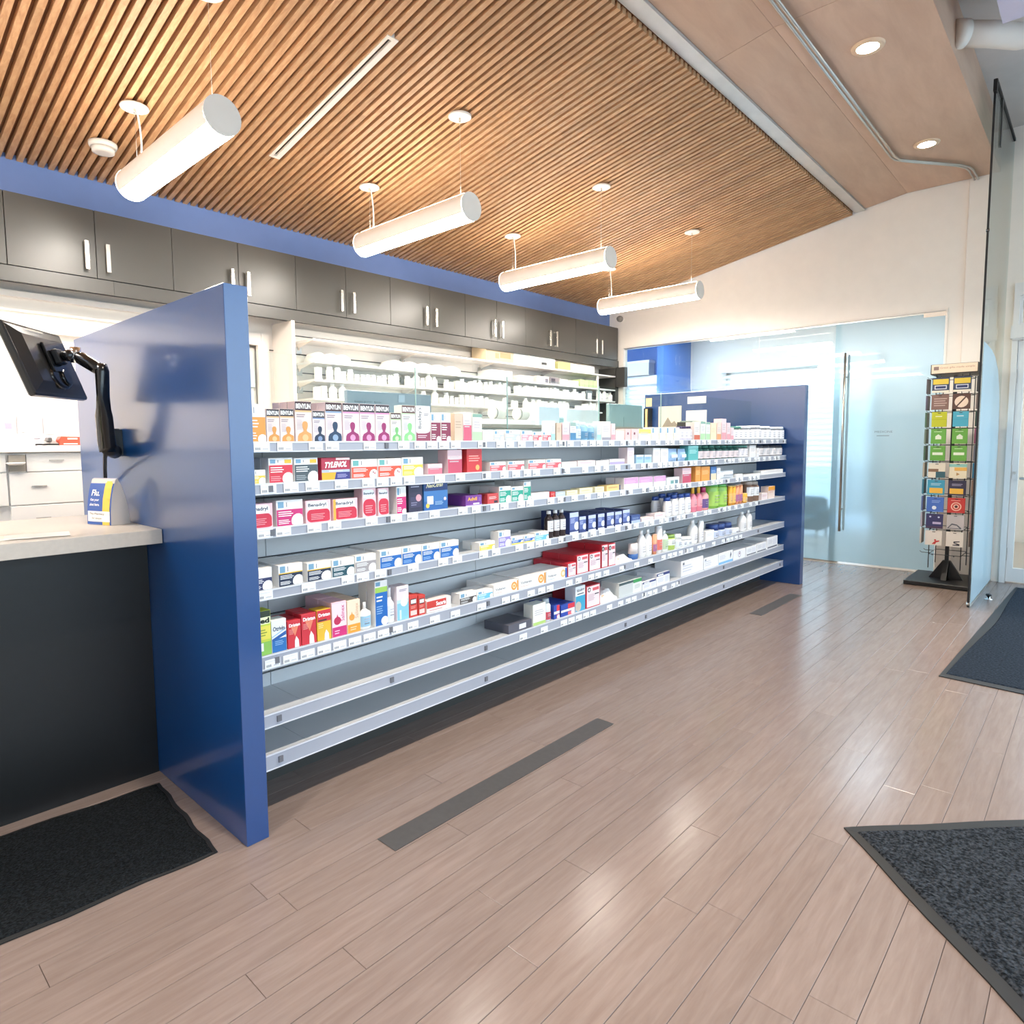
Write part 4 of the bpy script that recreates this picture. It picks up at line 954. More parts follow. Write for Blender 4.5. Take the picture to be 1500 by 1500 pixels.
CLX = [[1.74, 2.34, 2.99, 3.67, 3.92, 4.53, 5.19, 5.9, 6.47], [1.2, 2.34, 2.99, 3.67, 3.92, 4.53, 5.19, 6.3], [1.2, 1.74, 2.34, 3.0, 3.68, 3.92, 4.5, 5.2], [1.74, 3.0, 3.67, 4.3, 4.5, 5.1, 5.9], [1.2, 1.74, 2.36, 3.65, 4.5, 5.2, 5.9], [1.2, 1.74, 2.34, 3.9, 4.4, 5.18], [1.2, 2.34, 3.67, 3.93, 5.19, 6.47]]
rt = random.Random(4)
def tag_mesh(w_):
    b = MB(); b.box((0, 0, 0), (w_, .0012, .034), TAG)
    for k in range(4): b.box((.006 + k * .0052, -.0004, .006), (.0088 + k * .0052, 0, .015), BAR)
    b.box((.034, -.0004, .008), (w_ - .006, 0, .0105), flat('#b9b9bf')); b.box((.006, -.0004, .026), (w_ - .012, 0, .0275), flat('#d5d5da')); return b
tg0 = None; cp0 = None; ntag = 0
for i, (zt, zb) in enumerate(LZ):
    s_ = MB()
    for x0, x1 in zip(gx[:-1], gx[1:]): s_.box((x0 + .0008, YF + .006, zt - .020), (x1 - .0008, YBK, zt - .002), SHELFM)
    s_ = s_.build('shelf', dsf)
    if i >= 0:
        l_ = MB().box((GX0 + .001, YF + .002, zb + .002), (GX1 - .001, YF + .006, zt), LIP).box((GX0 + .001, YF - .002, zt - .006), (GX1 - .001, YF + .004, zt), LIP)\
            .box((GX0 + .001, YF - .003, zb), (GX1 - .001, YF + .004, zb + .004), LIP).box((GX0 + .001, YF - .0005, zb + .004), (GX1 - .001, YF + .002, zt - .006), LIPGAP).build('ticket_rail', s_)
    for x in gx[1:-1]:
        MB().prism([(YBK, zt - .0202), (YBK - .12, zt - .0202), (YBK - .10, zt - .026), (YBK, zt - .045)], x - .002, x + .001, SHELFM).build('bracket', s_)
    for x in CLX[i]:
        o = MB().box((x - .009, YF - .006, (zt + zb) / 2 - .012), (x + .009, YF + .002, (zt + zb) / 2 + .012), flat('#6e6f76')) if cp0 is None else None
        if cp0 is None: cp0 = o.build('rail_clip', s_, origin=(x, YF, (zt + zb) / 2))
        else:
            c = cp0.copy(); COL.objects.link(c); c.parent = s_; c.location = (x, YF, (zt + zb) / 2)
            c.location = Vector((x, YF, (zt + zb) / 2)) - WL['display_shelving']
    # price tags: denser towards the right on the top shelves
    if i < 6:
        x = [1.14, 1.16, 1.14, 1.13, 1.15, 2.6][i]
        while x < [6.5, 6.5, 6.0, 5.9, 5.6, 4.4][i]:
            if tg0 is None:
                tg0 = tag_mesh(.062).build('price_tag', s_, origin=(0, 0, 0)); c = tg0; c.location = Vector((0, 0, 0))
            else: c = tg0.copy(); COL.objects.link(c); c.parent = s_
            c.location = Vector((x, YF - .0042, zb + .003)) - WL['display_shelving']; ntag += 1
            c.rotation_euler = (0, 0, 0)
            dens = .9 if i == 4 and x < 1.8 else 1.
            x += .062 + (rt.choice([.012, .03, .07, .12]) if i != 4 or x > 1.7 else .012)
print('tags', ntag)
WL_off = WL['display_shelving']

# =================================================================== STOCK
WB = '#f2efec'
def R(u0, v0, u1, v1, c): return ('r', u0, v0, u1, v1, c)
def T(t, u0, v0, u1, v1, c, b=.02): return ('t', t, u0, v0, u1, v1, c, b)
def Ls(u0, v0, u1, v1, n, c): return ('l', u0, v0, u1, v1, n, c)
def hb(c, top=.66, sub=None, sq='#7aa6c4', line='#ffffff', circ=True, tc=None):
    a = [R(0, 0, 1, top, c), R(.05, top + .07, .27, .95, sq), R(.36, top + .1, .40, .92, '#9c9aa0'), Ls(.06, top * .55, .62, top * .92, 3, line), Ls(.06, .06, .5, top * .4, 3, sub or line)]
    if tc: a.append(R(.66, top + .07, .95, .94, tc))
    if circ: a.append(('q', '#f7f3f1'))
    return a
def syr(c, c2, hd='#3c3338', side='#e6cfc6'):
    return [R(0, .78, 1, 1, hd), T('BENYLIN', .05, .825, .95, .95, '#ffffff', .035), R(0, .74, 1, .78, c2), Ls(.08, .60, .6, .70, 2, '#9a8a92'), Ls(.08, .30, .42, .56, 7, '#cfc3c8'), ('b', c, c2)]
def bdry(tall=False, yel=False):
    a = [('blob', .04, .03, .97, .60 if not tall else .62, '#d2304a'), ('blobw', .05, .60 if not tall else .66, .9, .95, '#ffffff')]
    a += [T('Benadryl', .09, .68 if not tall else .76, .82 if not tall else .86, .88 if not tall else .86, '#2a3350', .03), Ls(.2, .12, .75, .42, 4, '#f0a0a8')]
    if yel: a.append(R(0, 0, .10, 1, '#eeb34a'))
    return a
BOXK = {
 'hb_orange': ('orange and white upright medicine box', WB, hb('#f0a04a'), .07),
 'hb_maroon': ('maroon and white cough medicine box', WB, hb('#8c3350'), .06),
 'hb_grey_s': ('low pale grey and white medicine box', WB, hb('#c9cdd8', .6), .07),
 'hb_pinklow': ('low rose and white medicine box', WB, hb('#d9a0ac', .6), .07),
 'hb_redlow': ('low red and white tablet box', WB, hb('#d9606a', .62), .07),
 'hb_creampair': ('cream and white box', '#f3eee4', hb('#efe3cf', .5), .07),
 'hb_yellow': ('yellow and white medicine box', WB, hb('#efcf52', .6, '#f8eec0'), .06),
 'hb_red': ('red and white cold tablet box with yellow corner', WB, hb('#d8384a', .72, '#f2a2a8', tc='#e8bf3c'), .06),
 'hb_slate': ('slate and white medicine box with yellow corner', WB, hb('#4f5b62', .72, '#aab2b6', tc='#e8bf3c'), .07),
 'hb_coral': ('coral red and white berry lozenge box', WB, hb('#e2563c', .6, sq='#6fb5b4') + [('d', .84, .30, .045, '#7d2434'), ('d', .90, .24, .045, '#b33848')], .06),
 'hb_magenta': ('magenta and white allergy box', WB, hb('#cf2f78', .64), .07),
 'hb_magenta_t': ('upright magenta and white box', WB, hb('#cf2f78', .62), .07),
 'hb_teal': ('teal green and white box', WB, hb('#2fa58e', .74), .07),
 'hb_navy': ('navy and white box', WB, hb('#2f3560', .55), .05),
 'hb_navyyellow': ('navy and white box with yellow stripe', WB, hb('#23304a', .58) + [R(0, .58, 1, .63, '#e8bf3c')], .05),
 'hb_darkteal': ('dark teal and white tablet box', WB, hb('#1f4f5e', .58), .05),
 'hb_greyq': ('warm grey and white tablet box', WB, hb('#a59ea0', .62), .05),
 'hb_blue': ('bright blue and white sleep aid box', WB, hb('#1f68b8', .64, '#9cc3ea'), .055),
 'hb_lilac': ('tall lilac and white box', WB, hb('#9a8cd0', .62), .06),
 'hb_blueyellow': ('small blue and white box with yellow foot', WB, hb('#2f6fc0', .6) + [R(0, 0, 1, .2, '#f0d25a')], .06),
 'hb_lightblue': ('light blue and white box', WB, hb('#6fbfdc', .6), .06),
 'hb_indigo': ('indigo boxed nutrition carton with white oval', '#34427c', [R(0, .78, 1, 1, '#c9d2ea'), R(0, .2, 1, .78, '#5b6cac'), ('d', .8, .36, .2, '#dfe4f4'), Ls(.08, .5, .6, .74, 4, '#c3cdec'), R(0, 0, 1, .1, '#e4e6f0')], .07),
 'hb_indigo_s': ('shorter indigo nutrition carton with white oval', '#34427c', [R(0, .8, 1, 1, '#c9d2ea'), R(0, .2, 1, .8, '#5b6cac'), ('d', .8, .36, .2, '#dfe4f4'), Ls(.08, .5, .6, .74, 4, '#c3cdec')], .07),
 'hb_nasal': ('tall bright blue nasal spray box with lime band', WB, [R(0, 0, 1, .74, '#1f68b8'), R(0, .74, 1, .86, '#9ac45a'), R(.05, .89, .42, .98, '#7aa6c4'), Ls(.1, .52, .6, .68, 2, '#ffffff'), Ls(.1, .25, .6, .45, 4, '#8fb8e2'), ('d', .75, .09, .1, '#f5f2f0')], .06),
 'hb_blacklow': ('low charcoal and white tablet box', WB, hb('#4a4240', .55), .06),
 'hb_redblue': ('red and blue capsule box', '#2c4aa8', [R(.5, .5, 1, 1, '#d8384a'), R(0, .35, 1, .55, '#f2f0f2'), R(.5, 0, 1, .3, '#e06a72'), ('q', '#f5f2f4')], .06),
 'syr_orange_s': ('small cough syrup box with orange bust', '#f0dcd6', syr('#dd9a4e', '#efc08a'), .05),
 'syr_orange': ('tall cough syrup box with orange bust', '#f0dcd6', syr('#e0a260', '#efc08a', '#4a3236'), .055),
 'syr_blue_s': ('small cough syrup box with dark blue bust', '#eadfe2', syr('#28354f', '#7f93b8'), .05),
 'syr_blue': ('tall cough syrup box with dark blue bust', '#f0dfe0', syr('#2b4260', '#93abc9', '#452a2c'), .055),
 'syr_magenta': ('tall cough syrup box with magenta bust', '#f0dfe4', syr('#9c2f6c', '#e09ac2', '#3a3038'), .055),
 'syr_green_s': ('small cough syrup box with green bust', '#eaeee0', syr('#7cbf78', '#c8e6b4', '#5a4440'), .05),
 'syr_green': ('tall cough syrup box with green bust', '#e6eee6', syr('#8fcf8c', '#cdebc0', '#6a4c48'), .055),
 'buck': ('white cough syrup box with sideways dark lettering', '#efeff2', [R(0, 0, 1, .34, '#94405a'), ('blobw', .0, .22, .97, .99, '#f4f3f6'), ('tv', "Buckley's", .12, .36, .42, .95, '#232326'), Ls(.1, .08, .75, .18, 2, '#f0d8e0'), Ls(.55, .72, .9, .80, 2, '#6c6a70')], .06),
 'tyl': ('red and navy cold relief box with slanted lettering', '#b5304a', [R(0, .34, 1, .46, '#b9c6dc'), R(0, 0, 1, .34, '#3a3a84'), ('p', [(0, 0), (.44, 0), (.50, .34), (0, .34)], '#eeb02e'), ('ts', 'TYLENOL', .07, .54, .93, .82, '#ffffff', .05), R(.5, .90, 1, 1, '#f2d6d6'), Ls(.25, .36, .8, .44, 1, '#ffffff'), Ls(.54, .08, .9, .26, 3, '#b9b4e0')], .07),
 'bdry': ('wide pink-red allergy tablet box', '#f3ccd2', bdry(), .06),
 'bdry_y': ('pink-red allergy box with yellow edge', '#f3ccd2', bdry(yel=True), .06),
 'bdry_t': ('narrow pink-red allergy liquid box', '#f3ccd2', bdry(True), .06),
 'neo_dark': ('dark plum cold powder box', '#34304a', [Ls(.15, .80, .85, .95, 2, '#b8b6cc'), R(.1, .15, .9, .5, '#43405f'), ('d', .72, .46, .12, '#e0a4b0'), Ls(.15, .2, .6, .34, 2, '#8d8aa8')], .07),
 'neo': ('large blue cold powder box with mug picture', '#3f78b8', [R(0, .66, 1, 1, '#1d3a74'), R(0, 0, 1, .3, '#2e64a8'), ('ts', 'NeoCitran', .08, .76, .82, .91, '#f2e6b8', .03), R(.12, .2, .38, .48, '#eef0ee'), ('d', .14, .16, .08, '#eccc56'), Ls(.45, .16, .8, .3, 3, '#a9cdf0'), ('d', .88, .36, .06, '#e4d0d4')], .07),
 'adv': ('purple night tablet box with orange lettering', '#7c3f98', [T('Advil', .1, .5, .7, .86, '#f6b04e', .04), R(.45, .12, .85, .26, '#ece6f2'), R(0, 0, 1, .08, '#cdb2e0'), Ls(.8, .4, .95, .8, 3, '#a477bc')], .09),
 'otr': ('white and blue wave nasal spray box', '#eef1f4', [R(0, 0, 1, .42, '#2a6fb4'), ('p', [(0, .42), (1, .62), (1, .5), (0, .34)], '#2a5fa8'), ('p', [(0, .50), (1, .72), (1, .68), (0, .47)], '#9cc4e6'), T('Otrivin', .08, .66, .9, .80, '#33405c', .02), Ls(.2, .2, .8, .36, 3, '#8fbbe4')], .055),
 'drs': ('red nasal mist box with white spray cone', '#cf3340', [('p', [(.55, .42), (.2, .82), (.85, .82)], '#e8866a'), T('Dristan', .1, .78, .95, .90, '#ffffff', .03), ('p', [(.5, .0), (.85, .0), (.82, .26), (.64, .42), (.52, .26)], '#f3efec'), Ls(.08, .5, .45, .7, 4, '#eaa098')], .06),
 'drs_y': ('red and yellow nasal mist box', '#e7b93a', [R(0, .62, 1, 1, '#cf3340'), T('Dristan', .1, .78, .95, .90, '#ffffff', .03), R(.08, .64, .7, .69, '#4a3a34'), ('p', [(.5, .0), (.85, .0), (.82, .2), (.64, .34), (.52, .2)], '#f3efec'), Ls(.08, .4, .45, .58, 3, '#f6e2a0')], .06),
 'sal': ('pink nasal spray box with sideways lettering', '#f4c9d4', [R(0, 0, 1, .28, '#cf2f78'), R(.0, .28, 1, .97, '#f4d8e2'), ('tv', 'Salinex', .60, .42, .86, .90, '#c2447c'), ('d', .36, .46, .12, '#c02f58'), ('p', [(.24, .48), (.48, .48), (.36, .66)], '#c02f58'), Ls(.15, .06, .5, .2, 2, '#f4c9dc')], .10),
 'sal_o': ('peach nasal spray box with orange base', '#f6ddc4', [R(0, 0, 1, .26, '#e9a03a'), ('tv', 'Salinex', .60, .42, .86, .90, '#dcb898'), ('d', .34, .48, .10, '#e6a24a'), ('p', [(.24, .50), (.44, .50), (.34, .66)], '#e6a24a'), Ls(.2, .06, .7, .2, 2, '#f6d7a8')], .10),
 'grn': ('green and yellow sinus rinse box', '#c9d84a', [R(0, .86, 1, 1, '#2c3a2c'), R(0, .70, 1, .86, '#eef4c8'), T('Med', .1, .72, .95, .84, '#1e2a1c', .05), R(0, .35, 1, .66, '#e8dc5a'), R(0, 0, 1, .3, '#8cc05a'), R(.1, .1, .6, .28, '#eef4ea'), Ls(.1, .42, .8, .6, 3, '#8a9a3a')], .06),
 'drop': ('white to blue ear drop box with droplet', '#eadde4', [R(0, 0, 1, .5, '#8cc8dc'), R(0, .5, 1, .6, '#c4dfe8'), ('d', .6, .52, .13, '#f4f2f4'), ('p', [(.48, .56), (.72, .56), (.6, .76)], '#f4f2f4'), R(.2, .02, .35, .3, '#d4f0f4'), Ls(.2, .84, .85, .92, 2, '#8a8494')], .06),
 'bx_redlogo': ('red cold remedy box with white lettering', '#cf4038', [R(.12, .58, .88, .84, '#2e2426'), R(.17, .62, .83, .80, '#f6eeea'), R(.1, .08, .9, .3, '#f2cfc8'), Ls(.15, .38, .8, .52, 2, '#f0a89c')], .06),
 'bx_secaris': ('long low red and white ointment carton', '#f3e4de', [R(0, .35, .8, .95, '#cf4038'), T('Secaris', .38, .45, .78, .82, '#ffffff', .03), Ls(.1, .08, .7, .24, 1, '#cc9999')], .06),
 'vol': ('long white pain gel carton with orange swirl', '#f3f0ee', [T('Voltaren', .06, .42, .46, .66, '#8a8a8e', .02), ('d', .82, .5, .42, '#e9a04a'), ('d', .82, .5, .24, '#f6dcb8'), ('d', .82, .5, .12, '#e9a04a'), R(.94, 0, 1, 1, '#e9a04a'), Ls(.06, .14, .4, .26, 1, '#d8b8a8')], .10),
 'vol_b': ('long white pain gel carton with blue end', '#f3f0ee', [T('Voltaren', .06, .42, .46, .66, '#8a8a8e', .02), ('d', .80, .5, .40, '#e8c88a'), R(.90, 0, 1, 1, '#3c62b0'), ('d', .80, .5, .2, '#f4ead4'), Ls(.06, .14, .4, .26, 1, '#a8b8d8')], .10),
 'rob': ('white pain relief box with red sides and round cross', '#c9303e', [R(.03, .03, .97, .97, '#f2dfe2'), ('d', .2, .82, .11, '#26262a'), R(.13, .795, .27, .845, '#ffffff'), R(.175, .75, .225, .89, '#ffffff'), R(.45, .74, .92, .88, '#d8606a'), Ls(.12, .3, .6, .62, 5, '#c9aab4'), R(.6, .55, .92, .6, '#4a4048')], .13),
 'flat_grey': ('flat dark grey carton lying on its side', '#5a5a66', [R(.45, .2, .75, .8, '#e4e4ea')], .18),
 'bx_nico': ('white and turquoise stop-smoking box', '#eef1f4', [R(0, 0, 1, .62, '#3fa4c8'), ('d', .26, .2, .20, '#c9bcae'), ('ts', 'Nicoderm', .08, .78, .92, .9, '#5c5a66', .02), R(.15, .68, .85, .72, '#4a4a54')], .08),
 'bx_cleargreen': ('pale carton with green and dark lid', '#e4e6e2', [R(.62, .74, 1, 1, '#3f9a58'), R(0, .82, .62, 1, '#4a5a5e'), R(0, 0, .6, .8, '#cdd0cf'), Ls(.68, .3, .95, .6, 3, '#b9bdb8')], .14),
 'bx_navywhite': ('white carton with navy lid', '#ecebf0', [R(0, .76, 1, 1, '#39447a'), Ls(.08, .2, .55, .6, 4, '#c6c4d4'), R(.1, .80, .5, .92, '#ffffff'), R(.64, .1, .94, .66, '#dcdbe8')], .16),
 'long_white': ('long white incontinence product carton', '#f0eff2', [Ls(.06, .25, .5, .75, 3, '#d0ced8'), R(.06, .74, .14, .9, '#7a7c86'), R(0, 0, 1, .05, '#c9cad2')], .22),
 'long_blue': ('long white carton with blue band and leaf shape', '#f0eff2', [R(0, 0, 1, .2, '#7fb6dc'), ('p', [(.82, .3), (.9, .62), (.86, .92), (.8, .6)], '#5a6472'), Ls(.06, .4, .5, .8, 3, '#d0ced8')], .22),
 'long_ring': ('white carton with purple ring emblem', '#f0eef2', [('d', .5, .5, .36, '#a9a0b0'), ('d', .5, .5, .27, '#f0eef2'), ('d', .5, .58, .12, '#8a5a74')], .22),
 'long_navy': ('long white carton with dark grey foot band', '#f0eff2', [R(.04, .03, .96, .16, '#5c5f6e'), Ls(.1, .4, .5, .8, 3, '#d0ced8'), R(.55, .3, .9, .8, '#e6e4ec')], .22),
}
def gen(c, foot=None, head=None, fc=None, lines='#c9c2c6', fh=.34, hh=.2, extra=()):
    a = []
    if foot: a.append(R(0, 0, 1, fh, foot))
    if head: a.append(R(0, 1 - hh, 1, 1, head))
    a.append(Ls(.12, .45, .85, .75, 3, lines)); return a + list(extra)
G = lambda d, body, dep=.07, **k: (d, body, gen(body, **k), dep)
BOXK.update({
 'bx_beige': G('plain beige box', '#dcc4ae', lines='#c4aa94'), 'bx_rosewhite': G('rose and white box', '#f0dede', foot='#d4607a', fh=.55),
 'bx_greenwhite': G('white box with pale green foot', '#eef2ea', foot='#b9dcae', head='#8ab0a0', hh=.12), 'bx_palewhite': G('small plain white box', '#f1edec'),
 'bx_tealpale': G('narrow pale teal and white box', '#e6f2f4', foot='#a8d4dc'), 'bx_pinktall': G('pale pink box', '#f0d6da', foot='#e6a4ae'),
 'bx_bluewhite': G('white box with deep blue foot', '#eaeef2', foot='#4a86b0', fh=.42, head='#9ab4ac'), 'bx_whitegreybase': G('white box with grey foot', '#f6f2ec', foot='#a09aa4', fh=.16),
 'bx_pinksquare': G('square pink box with dark dot', '#f0c8c6', extra=[('d', .5, .6, .12, '#8a3a48')]), 'bx_yellowtop': G('white and pale blue box with yellow top', '#e2e8ee', head='#ecd672', hh=.4),
 'bx_redbase': G('white box with brick red foot', '#f1e2da', foot='#cf6a52', fh=.28), 'bx_cream': G('plain cream box', '#f6dfc0', lines='#ead0ac'),
 'bx_orangebase': G('peach box with orange foot', '#f4d8cc', foot='#eea070'), 'bx_pinklow': G('low pink and white box', '#f2d4d8', foot='#dc7a8c', fh=.6),
 'bx_pinkred': G('tall pink and crimson box', '#eecdd2', foot='#c9506a', fh=.6), 'bx_redtall': G('tall bright red box', '#cf3a3e', lines='#f0a8a0', extra=[('d', .7, .2, .12, '#f4b06a')]),
 'bx_whitelow': G('low plain white box', '#f2efee', lines='#dcd6da'), 'bx_palepinklow': G('low pale pink box', '#f3e2e2', lines='#dcaab0'),
 'bx_lilaclow': G('low white box with lilac band', '#f2eef2', foot='#b9a8cc', fh=.5), 'bx_tallpink': G('tall narrow white-pink box', '#f3e2e6', lines='#d9bcc8'),
 'bx_skylow': G('low sky blue box', '#a9cbe6', head='#f2f4f6', lines='#6f9cc4'), 'bx_whitetall': G('tall white box', '#f3efee', foot='#e6e6ec'),
 'bx_teal': G('teal box', '#5fb5b4', lines='#bfe6e4', head='#8fd0cc'), 'bx_redwhite': G('red box with white lettering', '#cf4a4a', lines='#f6dcd8', extra=[R(.6, .05, .95, .3, '#3a3240')]),
 'bx_greylow': G('low grey-blue box', '#c4ced8', lines='#f0f2f4'), 'bx_creamlow': G('low cream carton', '#f4ecc8', lines='#c9b88a', foot='#eadfae', fh=.2),
 'bx_yellowlow': G('low amber carton with navy end', '#f2d08a', lines='#b98a4a', extra=[R(.9, 0, 1, 1, '#4a4a72')]), 'bx_lilac': G('white carton with orchid pink top', '#f0eaf0', head='#dca6d0', hh=.55, lines='#e8c4e2'),
 'bx_tealwhite': G('white carton with teal picture', '#eef2f2', extra=[R(.3, .1, .55, .55, '#7aa8a4'), R(.65, .1, .9, .6, '#6a8c98')]), 'bx_orange': G('upright orange box', '#f0a04e', lines='#f8ce94'),
 'bx_bluecream': G('blue and cream box', '#4a78b4', foot='#ecd8b8', fh=.5, lines='#a8c4e4'), 'bx_navylow': G('low navy tube carton', '#3f5690', foot='#b9c6e2', fh=.35, lines='#8fa4d0'),
 'bx_orangetop': G('white box with orange top', '#f2dcd2', head='#f0a83e', hh=.35, lines='#e0a894'), 'bx_greenfoot': G('white box with lime green foot', '#eef0ea', foot='#b4d078', fh=.14),
})
def draw_art(b, x0, y, z0, w_, h, art, yo=.0004):
    for li, a in enumerate(art):
        yy = y - yo - li * .00012
        P = lambda u, v: (x0 + u * w_, yy, z0 + v * h)
        k = a[0]
        if k == 'r': b.add([P(a[1], a[2]), P(a[3], a[2]), P(a[3], a[4]), P(a[1], a[4])], [(0, 1, 2, 3)], flat(a[5]))
        elif k == 'l':
            n = a[5]; dv = (a[4] - a[2]) / max(n, 1)
            for j in range(n):
                v0 = a[2] + dv * j + dv * .3; u1 = a[3] - (.0 if j % 2 else .12) * (a[3] - a[1])
                b.add([P(a[1], v0), P(u1, v0), P(u1, v0 + dv * .4), P(a[1], v0 + dv * .4)], [(0, 1, 2, 3)], flat(a[6]))
        elif k == 'd':
            r = a[3] * h; n = 16; cx_, cz_ = x0 + a[1] * w_, z0 + a[2] * h
            pts = [(min(max(cx_ + r * math.cos(t), x0), x0 + w_), yy, min(max(cz_ + r * math.sin(t), z0), z0 + h)) for t in [2 * math.pi * j / n for j in range(n)]]
            b.add(pts, [tuple(range(n))], flat(a[4]))
        elif k == 'q':
            r = min(.30 * h, .26 * w_); cx_, cz_ = x0 + w_ - r * .75, z0 + r * .55; n = 14
            pts = [(min(cx_ + r * math.cos(t), x0 + w_ * .995), yy, max(cz_ + r * math.sin(t), z0 + .0005)) for t in [2 * math.pi * j / n for j in range(n)]]
            b.add(pts, [tuple(range(n))], flat(a[1]))
        elif k == 'p': b.add([P(*q) for q in a[1]], [tuple(range(len(a[1])))], flat(a[2]))
        elif k in ('blob', 'blobw'):
            u0, v0, u1, v1 = a[1:5]; r = min((u1 - u0) * w_, (v1 - v0) * h) * (.38 if k == 'blob' else .48); pts = []
            X0, X1, Z0, Z1 = x0 + u0 * w_, x0 + u1 * w_, z0 + v0 * h, z0 + v1 * h
            for (cx_, cz_, t0, rr) in ((X1 - r, Z0 + r * .3, -90, .3), (X1 - r, Z1 - r, 0, 1), (X0 + r * (.3 if k == 'blobw' else 1), Z1 - r * (.3 if k == 'blobw' else 1), 90, .3 if k == 'blobw' else 1), (X0 + r * (.3 if k == 'blobw' else 1), Z0 + r * (.3 if k == 'blobw' else 1), 180, .3 if k == 'blobw' else 1)):
                for j in range(6):
                    t = math.radians(t0 + 18 * j); q_ = r * rr; pts.append((cx_ + (r if rr == .3 and cx_ == X1 - r else q_) * math.cos(t), yy, cz_ + q_ * math.sin(t)))
            b.add(pts, [tuple(range(len(pts)))], flat(a[5]))
        elif k == 't': b.text(a[1], P(a[2], a[3]), ((a[4] - a[2]) * w_, 0, 0), (0, 0, (a[5] - a[3]) * h), flat(a[6]), a[7])
        elif k == 'ts':
            vs, fs = text_mesh(a[1], a[7]); b.add([(x0 + (a[2] + p * (a[4] - a[2]) * .94 + q * .06) * w_, yy, z0 + (a[3] + q * (a[5] - a[3]) + p * .03) * h) for p, q in vs], fs, flat(a[6]))
        elif k == 'tv': b.text(a[1], P(a[4], a[3]), (0, 0, (a[5] - a[3]) * h), (-(a[4] - a[2]) * w_, 0, 0), flat(a[6]), .01)
        elif k == 'b':   # bust: head, neck and shoulders
            cx_ = .58; s = min(h * .50, w_ * 1.12); q = []
            hd = [(0.0, 1.0), (.10, .98), (.165, .90), (.175, .78), (.145, .66), (.10, .58), (.10, .50), (.22, .44), (.38, .37), (.46, .24), (.48, 0)]
            pts = [(cx_ * w_ + x * s * .9, z * s) for x, z in hd] + [(cx_ * w_ - x * s * .9, z * s) for x, z in hd[::-1][:-1]]
            pts = [(x0 + min(max(x, .03 * w_), .98 * w_), yy, z0 + .012 * h + z) for x, z in pts][::-1]
            b.add(pts, [tuple(range(len(pts)))], flat(a[1]))
            r = s * .17; n = 12
            b.add([(x0 + cx_ * w_ + r * math.cos(t), yy - .0001, z0 + s * .20 + r * math.sin(t)) for t in [2 * math.pi * j / n for j in range(n)]], [tuple(range(n))], flat(a[2]))
CUR = {}
def make_box(kind, w_, h):
    d, body, art, dep = BOXK[kind]
    b = MB().box((-w_ / 2, 0, 0), (w_ / 2, dep, h), flat(body), .0008)
    if kind.startswith('syr'): b.add([(w_ / 2 + .0003, .002, h * .8), (w_ / 2 + .0003, dep - .002, h * .8), (w_ / 2 + .0003, dep - .002, h - .002), (w_ / 2 + .0003, .002, h - .002)], [(0, 1, 2, 3)], flat('#3c3338'))
    if kind.startswith('syr') or kind in ('adv', 'neo'): pass
    draw_art(b, -w_ / 2 + .0012, 0, .001, w_ - .0024, h - .002, art)
    nm = 'syrup_box' if kind.startswith('syr') or kind == 'buck' else 'product_carton' if kind.startswith(('long', 'vol')) else 'medicine_box'
    return b.build(nm, origin=(0, 0, 0))
# bottles, jars, tubes, pouches: (description, category, name, builder)
def lb(w_, h, body, cap, lab, prof, capz, capr, n=14, sy=1., labz=(.12, .6), cn='cap', cproj=None):
    r = w_ / 2
    o = MB().lathe((0, r * sy, 0), [(z * h, q * r) for z, q in prof], flat(body, .25), n, sy=sy).build(CUR['name'], origin=(0, 0, 0))
    if cap: MB().lathe((0, r * sy, 0), [(capz * h, capr * r), (h * .99, capr * r * .94), (h, capr * r * .85)], flat(cap, .3), n, sy=sy).build(cn, o)
    if lab:
        z0, z1 = labz; m_ = 9; vs = []; rr = r * 1.015
        for t in [math.radians(205 + 130 * j / (m_ - 1)) for j in range(m_)]:
            x, y = rr * math.cos(t), r * sy + rr * sy * math.sin(t); vs += [(x, y, z0 * h), (x, y, z1 * h)]
        q = MB().add(vs, [(2 * j, 2 * j + 2, 2 * j + 3, 2 * j + 1) for j in range(m_ - 1)], flat(lab), True)
        for j in range(3):
            zz = (z0 + (z1 - z0) * (.25 + .22 * j)) * h
            q.box((-.45 * r, r * sy - rr * sy * 1.02 - .0002, zz), (.4 * r, r * sy - rr * sy * .93, zz + .003), flat('#b9b4bc' if j else '#77737c'))
        q.build('label', o)
    return o
PILL = [(0, .9), (.02, 1), (.74, 1), (.82, .72)]
